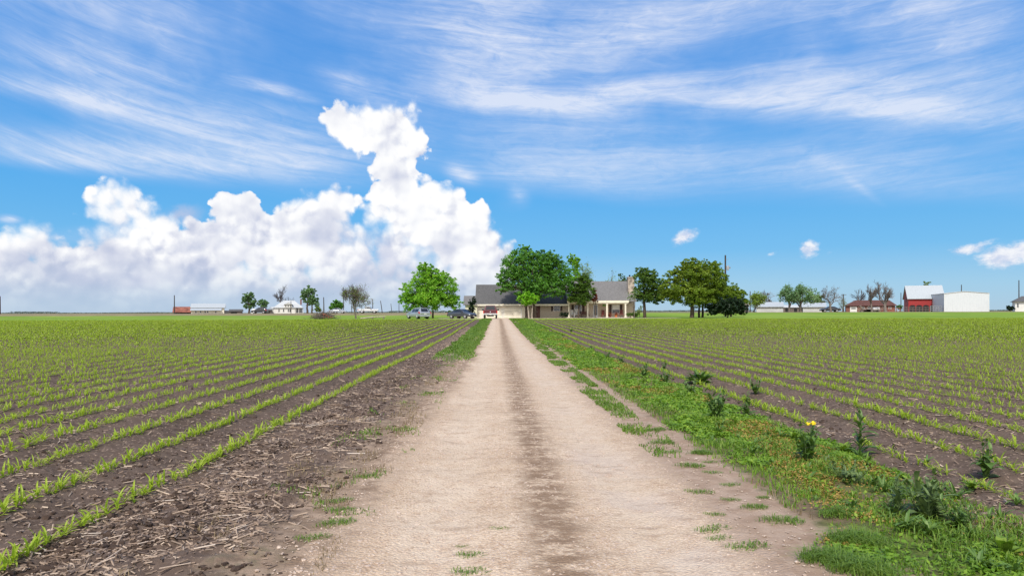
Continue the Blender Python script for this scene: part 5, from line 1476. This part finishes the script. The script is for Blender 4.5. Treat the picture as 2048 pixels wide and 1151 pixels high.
SUV = [(-2.35, .45, .95, .96, .80, .72), (-2.25, .34, 1.03, 1.06, .90, .72), (-1.86, .30, 1.05, 1.64, .93, .64), (-.6, .30, 1.02, 1.70, .94, .66), (.25, .30, 1.0, 1.66, .94, .64), (1.08, .30, .98, 1.04, .93, .78), (1.9, .32, .88, .92, .91, .74), (2.25, .36, .74, .77, .84, .66), (2.36, .45, .62, .64, .74, .6)]
SEDAN = [(-2.42, .48, .84, .86, .72, .62), (-2.30, .34, .95, .98, .86, .68), (-1.72, .29, .97, 1.02, .90, .70), (-.95, .28, .95, 1.39, .91, .57), (-.1, .28, .93, 1.46, .91, .60), (.35, .28, .92, 1.42, .91, .58), (1.15, .28, .90, .97, .91, .72), (2.0, .30, .80, .84, .88, .68), (2.33, .36, .66, .69, .80, .6), (2.43, .45, .57, .59, .70, .54)]
PICK = [(-2.9, .66, 1.22, 1.23, .98, .93), (-2.6, .60, 1.24, 1.25, 1.0, .94), (-.95, .52, 1.24, 1.255, 1.0, .93), (-.80, .50, 1.26, 1.88, 1.0, .72), (0.0, .50, 1.25, 1.97, 1.0, .74), (.45, .50, 1.24, 1.92, 1.0, .72), (1.2, .50, 1.20, 1.26, 1.0, .82), (2.55, .54, 1.12, 1.15, .98, .80), (2.9, .62, .95, .97, .90, .74)]
def lead(px, d): return base_at(px, d)
silver_car = vehicle('suv', 'silver sport utility car parked on the grass, seen from behind', 'car', base_at(836, 100), R(90 + 33), 'silver', SUV, (-1.42, 1.40), .36, .86, [(2, 3, .12, .94), (3, 4, .02, .96), (4, 5, .02, .62)], (5, 4), (1, 2), 'suv')
silver_car.scale = (1.0, 1.0, .93)
vehicle('sedan', 'dark grey sedan parked with its nose toward the garage', 'car', base_at(924, 102.5), R(-42), 'graphite', SEDAN, (-1.42, 1.45), .33, .83, [(2, 3, .45, .96), (3, 4, .04, .97), (4, 5, .03, .9), (5, 6, .02, .62)], (6, 5), (2, 3), 'sedan')
vehicle('pickup_truck', 'maroon pickup truck parked facing the left garage door', 'pickup', base_at(981, 101.5), R(90), 'maroon', PICK, (-1.75, 1.85), .40, .92, [(3, 4, .05, .46), (3, 4, .52, .98), (4, 5, .02, .97), (5, 6, .02, .55)], (6, 5), (2, 3), 'pickup')
def onroad(px, d=198.5):
    p = base_at(px, d); p.z += .05; return p
vehicle('suv', 'black car driving on the far road before the white farmhouse', 'car', onroad(519), R(180), 'carblack', SUV, (-1.42, 1.40), .36, .86, [(2, 3, .12, .94), (3, 4, .02, .96), (4, 5, .02, .62)], (5, 4), (1, 2), 'suv')
vehicle('pickup_truck', 'white pickup truck driving on the far road beyond the pruned tree', 'pickup', onroad(737), 0.0, 'carwhite', PICK, (-1.75, 1.85), .40, .92, [(3, 4, .05, .46), (3, 4, .52, .98), (4, 5, .02, .97), (5, 6, .02, .55)], (6, 5), (2, 3), 'pickup')
vehicle('sedan', 'small grey car on the far road in front of the dark round tree', 'car', onroad(676), 0.0, 'silver', SEDAN, (-1.42, 1.45), .33, .83, [(2, 3, .45, .96), (3, 4, .04, .97), (4, 5, .03, .9), (5, 6, .02, .62)], (6, 5), (2, 3), 'sedan')
vehicle('sedan', 'dark car parked at the foot of the spreading bare tree', 'car', base_at(1660, 176), R(170), 'carblack', SEDAN, (-1.42, 1.45), .33, .83, [(2, 3, .45, .96), (3, 4, .04, .97), (4, 5, .03, .9), (5, 6, .02, .62)], (6, 5), (2, 3), 'sedan')

# ------------------------------------------------------------------ left background buildings
def gabled(name, label, cat, x0, x1, ye, yr, d, depth, wall, roof, oh=.3, axis='x', wins=(), door=None, dark=None):
    S = Site(name, label, cat, (x0 + x1) / 2, d); X = S.X
    a, b = X(x0), X(x1); ze = S.Z(ye, x0); zr = S.Z(yr, (x0 + x1) / 2, d + (depth / 2 if axis == 'x' else 0))
    if axis == 'x':
        pent(a, b, 0, depth, ze, zr - .12).build('wall', M[wall], S.t)
        chevron(a - .25, b + .25, 0, depth, ze, zr, oh, .12).build('roof', M[roof], S.t)
    else:
        pent(0, depth, a, b, ze, zr - .10, axis='y').build('wall', M[wall], S.t)
        chevron(-.25, depth + .25, a, b, ze, zr, oh, .12, axis='y').build('roof', M[roof], S.t)
    for (wx0, wx1, wy0, wy1) in wins: window(S.t, X(wx0), X(wx1), S.Z(wy1, wx0), S.Z(wy0, wx0), 0, w=.06)
    if door: MB().box(X(door[0]), X(door[1]), -.06, 0, -.1, S.Z(door[2], door[0])).build('door', M[door[3]], S.t)
    for (dx0, dx1, dy) in (dark or ()): MB().box(X(dx0), X(dx1), -.04, -.002, -.1, S.Z(dy, dx0)).build('opening', M['black'], S.t)
    return S
gabled('shed', 'low shed with a rusty red tin roof at the left end of the long barn', 'shed', 347, 381, 622.0, 613.0, 222, 9, 'oldwood', 'rust', .8, dark=[(352, 378, 624)])
def long_barn():
    S = Site('barn', 'long cream barn with white tin roofs and a row of high windows', 'barn', 415, 224); X = S.X; Z = S.Z
    a, b = X(383), X(448)
    zl = Z(620.3, 415); zu = Z(616.3, 415, 227); zc = Z(613.5, 415, 227)
    MB().box(a, b, 0, 11, -.2, zl).build('wall', M['cream'], S.t)
    MB().prism([(-.9, zl - .10), (3.0, zu), (3.0, zu + .12), (-.9, zl + .05)], a - .3, b - .8, 'x').build('lean_to_roof', M['tinroof'], S.t)
    MB().box(a, b, 3.0, 9, zl + .002, zc).build('clerestory_wall', M['cream'], S.t)
    chevron(a - .4, b + .4, 3.0, 9, zc, Z(606.6, 415, 230), .5, .12).build('roof', M['tinroof'], S.t)
    MB().prism([(3.0, zc), (9.0, zc), (6.0, Z(607.2, 415, 230))], a + .05, b - .05, 'x').build('gable_wall', M['cream'], S.t)
    for k in range(8):
        x = a + .8 + (b - a - 1.6) * k / 7
        MB().box(x - .32, x + .32, 2.95, 2.998, zu + .18, zc - .06).build('window', M['black'], S.t)
    for px in (391, 400, 409, 414, 430): window(S.t, X(px), X(px + 2.6), Z(625, 400), Z(621.8, 400), 0, w=.05, bars=0)
long_barn()
gabled('shed', 'low dark shed between the long barn and the tall grey green tree', 'shed', 459, 484, 621.5, 618, 226, 6, 'oldwood', 'shingledark', .3, dark=[(462, 474, 623)])
gabled('shed', 'smallest dark lean shed just right of the long barn', 'shed', 449, 459, 623, 620.5, 228, 5, 'tingrey', 'shingledark', .3)
gabled('shed', 'dark open shed tucked against the left side of the white farmhouse', 'shed', 528, 542, 620, 617.5, 221, 5, 'oldwood', 'shingledark', .3, dark=[(530, 540, 621)])
def tank():
    p = base_at(509, 212); t = thing('tank', 'white upright storage tank behind the black car', 'tank', p)
    MB().lathe([(.9, -.1), (.9, 1.1), (.75, 1.35), (.2, 1.5)], (0, 0, 0), 'z', 16).build('body', M['white'], t, smooth=True)
    MB().lathe([(.22, 1.48), (.22, 1.58)], (0, 0, 0), 'z', 10).build('lid', M['greymetal'], t)
tank()
def white_farmhouse():
    S = Site('white_farmhouse', 'old white farmhouse with a grey hipped roof, dormer and corner porch', 'house', 576, 226); X, Z = S.X, S.Z
    a, b = X(546), X(607); ze = Z(615.2, 575); zr = Z(600.5, 578, 231)
    MB().box(a + .3, X(590), 0, 10, -.2, ze).build('wall', M['white'], S.t)
    MB().box(X(590), b - .4, 2.2, 10, -.2, ze).build('side_wall', M['tingrey'], S.t)
    r = MB(); o = r.pts([(a, -.4, ze), (b, -.4, ze), (b, 10.4, ze), (a, 10.4, ze), (X(566), 5, zr), (X(588), 5, zr)])
    r.f += [(o, o + 1, o + 5, o + 4), (o + 1, o + 2, o + 5), (o + 2, o + 3, o + 4, o + 5), (o + 3, o, o + 4), (o + 3, o + 2, o + 1, o)]
    rf = r.build('roof', M['tingrey'], S.t)
    MB().box(X(600), X(603), 4, 5, zr - 1.5, zr + .5).build('chimney', M['redbrick'], rf)
    d0, d1 = X(569), X(584); zb = Z(615, 575) ; zt = Z(608.4, 575)
    D = MB().box(d0, d1, -.3, 3, zb + .1, zt).build('dormer', M['white'], S.t)
    MB().prism([(d0 - .25, zt), (d1 + .25, zt), ((d0 + d1) / 2, zt + .7)], -.6, 4, 'y').build('dormer_roof', M['tingrey'], D)
    for k in range(3):
        x = d0 + (d1 - d0) * (k + .5) / 3
        window(S.t, x - .22, x + .22, zb + .35, zt - .2, -.3, w=.05)
    for px in (557, 566, 575.5, 579): window(S.t, X(px), X(px + 2.4), .5, ze - .35, 0, w=.06)
    MB().box(X(590), b, -.1, 2.2, -.2, .18).build('porch_floor', M['concrete'], S.t)
    for px in (591.5, 597.5, 606): MB().box(X(px) - .09, X(px) + .09, .0, .18, .18, ze).build('porch_post', M['white'], S.t)
    MB().box(X(540), a + .3, 1.5, 8, -.2, Z(617, 545)).build('side_wing', M['white'], S.t)
    chevron(X(540) - .2, a + .3, 1.5, 8, Z(617, 545), Z(613, 545, 230), .2, .1).build('wing_roof', M['tingrey'], S.t)
white_farmhouse()

def pole(label, px, ytop, d, r=.14, arms=0, lean=0.0, transformer=False, name='utility_pole'):
    p = base_at(px, d); H = at(px, ytop, d).z - p.z
    t = thing(name, label, 'pole', p)
    top = Vector((lean * H, 0, H))
    MB().tube([(0, 0, -.4), top * .5, top], [r, r * .88, r * .72], 8).build('post', M['polewood'], t, smooth=True)
    for k in range(arms):
        z = H * .97 - k * .9
        MB().box(lean * z - .7, lean * z + .7, -.16, -.06, z - .06, z + .06).build('crossarm', M['polewood'], t)
        for x in (-.6, .6): MB().lathe([(.03, 0), (.045, .04), (.02, .12)], (lean * z + x, -.11, z + .06), 'z', 8).build('insulator', M['greymetal'], t)
    if transformer:
        z = H - 2.2
        MB().lathe([(.02, -.42), (.2, -.40), (.2, .30), (.16, .36), (.05, .4)], (.38, -.1, z), 'z', 12).build('transformer', M['greymetal'], t, smooth=True)
        MB().box(.1, .2, -.14, -.06, z - .2, z + .2).box(.5, .9, -.05, .03, z - .1, z + .05).build('bracket', M['greymetal'], t)
        MB().tube([(.0, 0, H - .7), (.55, -.1, H - .75)], .03, 5).lathe([(.05, -.2), (.05, .15)], (.75, -.1, z + .1), 'z', 8).build('cutout_arm', M['greymetal'], t)
        MB().box(.1, .35, -.1, .0, 2.6, 2.9).build('meter_box', M['greymetal'], t)
    return t
pole('tall dark utility pole with a transformer behind the broad oak', 1451, 510, 118, .17, 0, 0, True)
pole('brown pole standing before the rusty roofed shed', 348.8, 590, 212, .17)
pole('dark pole at the left edge of the picture', 0.5, 592, 212, .17)
pole('thin pole in front of the white farmhouse', 582, 602, 206, .12)
pole('dark pole right of the tall green tree', 648, 594, 204, .17, lean=-.02)
pole('thin grey pole just left of the pruned brown tree', 687, 582, 206, .13)
pole('roadside pole just right of the pruned brown tree', 745.5, 598, 222, .15)
pole('slim pole seen behind the trunk of the pruned brown tree', 703.5, 604, 232, .13)
pole('leaning roadside pole between the pruned tree and the silver car', 765, 601, 222, .14, lean=-.16)
pole('thinnest leaning pole left of the round bright tree', 784, 607, 250, .12, lean=-.12)
pole('short pole at the left edge of the round bright tree', 798, 604, 240, .12)
pole('pole behind the yellow green shrub tree', 1500.5, 582, 205, .15)
pole('pole with a crossarm left of the brick house', 1687, 588, 182, .15, 1)
pole('thin pole between the tallest bare tree and the red barn', 1802, 585, 215, .13)
pole('black vent pole rising behind the white metal building', 1923, 569, 222, .16)
pole('tall pole at the right edge by the far white house', 2038, 560, 185, .15)

# things lying on the left lawn
def brush_pile():
    p = base_at(648, 99); t = thing('brush_pile', 'heap of grey dead branches piled on the left lawn', 'brush pile', p)
    r = random.Random(3); b = MB(); b2 = MB()
    for k in range(420):
        x = r.gauss(-.1, .85); y = r.gauss(0, .5); h = max(.1, 1.25 - abs(x) * .45) * r.random()
        L = r.uniform(.4, 1.1); a = r.uniform(0, 6.28); e = r.uniform(-.2, 1.3)
        dv = Vector((math.cos(a) * math.cos(e), math.sin(a) * math.cos(e), math.sin(e))) * L
        (b if k % 3 else b2).tube([(x, y, h * .7), Vector((x, y, h * .7)) + dv * .5 + Vector((0, 0, .04)), Vector((x, y, h * .7)) + dv], [.022, .018, .008], 4, cap=False)
    b.v += []; o = len(b.v); b.v += b2.v; b.f += [tuple(o + i for i in f) for f in b2.f]
    tag(b.build('branches', M['twig'], t), kind='stuff')
    p = base_at(654, 98.2); t = thing('scrap_metal', 'rusty red bent scrap implement leaning in the brush heap', 'scrap metal', p, -.2)
    MB().tube([(-.75, 0, .75), (-.3, 0, .72), (.3, 0, .35), (.9, 0, .25)], [.06, .07, .07, .05], 6).build('beam', M['rust'], t)
    b = MB()
    for k in range(4): b.tube([(-.5 + .38 * k, 0, .7 - .14 * k), (-.45 + .38 * k, -.2, .35 - .06 * k), (-.3 + .38 * k, -.3, .05)], [.04, .04, .02], 5)
    b.build('tines', M['rust'], t)
brush_pile()
leafy('small yellow green shrub growing out of the brush heap', 635, 100, [(636, 618, 7, 6), (631, 620, 5, 4), (641, 620, 4, 4)], 900, 'lf_olive', .09, .05, seed=61, fork=.3, name='shrub', cat='shrub')
leafy('low tangle of tall weeds round the foot of the brush heap', 650, 98.5, [(640, 637, 12, 3), (660, 637, 12, 3), (675, 638, 12, 2), (628, 638, 8, 2)], 1600, 'lf_green', .07, .02, seed=62, fork=.05, name='weed_clump', cat='weeds')
def white_pole():
    p = base_at(747, 96.5); t = thing('fallen_pole', 'long pale weathered pole lying on the left lawn', 'pole', p)
    MB().tube([(-1.75, -.5, .12), (-1.2, -.35, .17), (-.3, 0, .27), (.6, .2, .33), (1.65, .45, .36)], [.10, .10, .095, .085, .075], 10).build('trunk', M['barkpale'], t, smooth=True)
    MB().box(1.3, 1.42, .25, .6, -.05, .27).box(-.2, -.1, -.15, .2, -.05, .17).build('support', M['oldwood'], t)
white_pole()

# ------------------------------------------------------------------ right background buildings
gabled('barn', 'dark weathered barn end half hidden by the olive tree', 'barn', 1480, 1497, 608, 598.5, 168, 9, 'oldwood', 'tingrey', .3, 'y', dark=[(1491, 1496, 611)])
def low_shed(label, x0, x1, ye, yr, yb, d):
    S = gabled('metal_shed', label, 'shed', x0, x1, ye, yr, d, 8, 'tingrey', 'tinroof', .35)
    return S
low_shed('long grey metal shed with a white roof, left of the leafy trees', 1513, 1566, 612.2, 603.5, 624, 182)
low_shed('second grey metal shed behind the leaning tree', 1606, 1651, 612.6, 605, 623, 184)
gabled('shed', 'small low shed with a dark doorway between the two metal sheds', 'shed', 1567, 1604, 613.5, 609.5, 188, 6, 'oldwood', 'tingrey', .3, dark=[(1571, 1576, 614.5), (1588, 1594, 614.5)])
def brick_house():
    S = Site('brick_house', 'low red brick ranch house with brown roof and white garage door', 'house', 1742, 184); X, Z = S.X, S.Z
    a, b = X(1690), X(1791); ze = Z(611, 1740); zr = Z(600, 1740, 189)
    MB().box(a + .3, b - .3, 0, 10, -.2, ze).build('wall', M['redbrick'], S.t)
    r = MB(); o = r.pts([(a - .2, -.5, ze), (b + .2, -.5, ze), (b + .2, 10.5, ze), (a - .2, 10.5, ze), (X(1712), 5, zr), (X(1780), 5, zr)])
    r.f += [(o, o + 1, o + 5, o + 4), (o + 1, o + 2, o + 5), (o + 2, o + 3, o + 4, o + 5), (o + 3, o, o + 4), (o + 3, o + 2, o + 1, o)]
    r.build('roof', M['redroof'], S.t)
    d = MB().box(X(1700.5), X(1714.5), -.06, 0, -.1, Z(612.6, 1708)).build('garage_door', M['white'], S.t)
    MB().box(X(1703), X(1712), -.075, -.06, Z(617.5, 1708), Z(615.5, 1708)).build('pane', M['glass'], d)
    for px in (1724, 1736, 1752, 1776): window(S.t, X(px), X(px + 5), .8, ze - .35, 0, w=.07)
brick_house()
def red_barn():
    S = Site('red_barn', 'red wooden barn with a pale tin roof and dark arched stalls', 'barn', 1817, 196, turn=0.0); X, Z = S.X, S.Z
    a, b = 0.0, 8.6
    ze = Z(594.6, 1840); zr = Z(571.0, 1840, 200.5)
    # turned a little so its left gable shows
    pent(0, b - a, 0, 9.5, ze, zr - .12).build('wall', M['barnred'], S.t, loc=(a, 0, 0))
    chevron(-.35, b - a + .35, 0, 9.5, ze, zr, .45, .12).build('roof', M['tinroof'], S.t, loc=(a, 0, 0))
    for k in range(5):
        x0 = .25 + 1.66 * k; x1 = x0 + 1.45; zt = Z(609.5, 1840)
        prof = [(x0, -.1), (x1, -.1), (x1, zt - .35), (x1 - .25, zt - .08), ((x0 + x1) / 2, zt), (x0 + .25, zt - .08), (x0, zt - .35)]
        MB().prism(prof, -.05, -.003, 'y').build('stall_opening', M['black'], S.t)
    MB().box(a - .06, a - .003, 3.9, 5.5, 2.9, 4.4).build('loft_door', M['darkwood'], S.t)
    S.t.rotation_euler = (0, 0, R(-24))
red_barn()
def white_building():
    S = Site('metal_building', 'big white windowless metal building right of the red barn', 'building', 1889, 182, turn=0.0); Z = S.Z
    W, L = 10.0, 13.7; zl = Z(587, 1890); zm = Z(583.0, 1930); zrr = zl
    MB().prism([(0, -.3), (W, -.3), (W, zrr), (W * .45, zm), (0, zl)], 0, L, 'y').build('wall', M['shedwhite'], S.t)
    MB().prism([(-.15, zl - .02), (W * .45, zm), (W + .15, zrr - .02), (W + .15, zrr + .10), (W * .45, zm + .13), (-.15, zl + .10)], -.12, L + .1, 'y').build('roof', M['tingrey'], S.t)
    b = MB()
    for x in (0.0, W): b.box(x - .09, x + .09, -.03, -.003, -.3, zl - .02)
    b.build('corner_trim', M['shedside'], S.t)
    MB().box(-.03, -.003, 0.05, L, -.3, zl - .02).build('side_cladding', M['shedside'], S.t)
    S.t.rotation_euler = (0, 0, R(-20))
white_building()
def far_house():
    S = Site('white_house', 'white house with a dark roof cut by the right edge of the picture', 'house', 2030, 172, turn=0.9); X, Z = S.X, S.Z
    a, b = X(2030), X(2075); ze = Z(603, 2040); zr = Z(592, 2055, 176)
    MB().box(a, b, 0, 9, -.2, ze).build('wall', M['white'], S.t)
    r = MB(); o = r.pts([(a - .5, -.5, ze), (b + .4, -.5, ze), (b + .4, 9.5, ze), (a - .5, 9.5, ze), (X(2046), 4.5, zr), (X(2064), 4.5, zr)])
    r.f += [(o, o + 1, o + 5, o + 4), (o + 1, o + 2, o + 5), (o + 2, o + 3, o + 4, o + 5), (o + 3, o, o + 4), (o + 3, o + 2, o + 1, o)]
    r.build('roof', M['shingledark'], S.t)
    window(S.t, X(2034), X(2037), Z(614, 2036), Z(606, 2036), 0, w=.06)
    window(S.t, X(2052), X(2056), Z(614, 2056), Z(606, 2056), 0, w=.06)
far_house()
def rail_fence(name, label, pts_px, d, h, mat, posts, rails=3):
    x0, x1 = pts_px; p = base_at((x0 + x1) / 2, d); t = thing(name, label, 'fence', p)
    a = at(x0, 620, d).x - p.x; b = at(x1, 620, d).x - p.x
    for k in range(posts):
        x = a + (b - a) * k / (posts - 1)
        MB().box(x - .06, x + .06, -.06, .06, -.3, h).build('post', M[mat], t)
    for k in range(rails):
        z = h * (.3 + .62 * k / max(1, rails - 1))
        MB().box(a, b, -.10, -.062, z - .06, z + .06).build('rail', M[mat], t)
rail_fence('corral_fence', 'grey board corral fence before the red barn stalls', (1806, 1858), 188, 1.35, 'oldwood', 9)
rail_fence('pipe_fence', 'taller pipe pen with upright posts beside the white metal building', (1861, 1887), 183, 1.6, 'greymetal', 6, 3)
rail_fence('board_fence', 'low rusty fence in front of the brick house', (1742, 1800), 178, 1.0, 'rust', 9, 2)
def scrap_heap():
    p = base_at(1742, 176); t = thing('lumber_pile', 'heap of leaning grey boards in front of the brick house', 'lumber pile', p)
    r = random.Random(8); b = MB()
    for k in range(26):
        x = r.uniform(-2.4, 2.4); a = r.uniform(.2, 1.2) * r.choice((-1, 1)); L = r.uniform(1.2, 2.4)
        b.tube([(x, r.uniform(-.4, .4), 0), (x + L * math.cos(a) * (1 if a > 0 else -1), r.uniform(-.4, .4), abs(L * math.sin(a)))], .07, 4)
    b.build('boards', M['barkpale'], t)
    b = MB()
    for k in range(14): 
        x = r.uniform(-3, 3); b.box(x - .3, x + .3, -.5, .2, -.1, r.uniform(.3, .7))
    b.build('blocks', M['oldwood'], t)
scrap_heap()
def drum():
    p = base_at(1752, 174.5); t = thing('propane_tank', 'short white tank lying among the boards by the brick house', 'tank', p)
    MB().lathe([(.1, -.95), (.38, -.8), (.42, -.6), (.42, .6), (.38, .8), (.1, .95)], (0, 0, .75), 'x', 14).build('body', M['white'], t, smooth=True)
    for x in (-.5, .5): MB().box(x - .06, x + .06, -.25, .25, -.1, .42).build('foot', M['oldwood'], t)
drum()
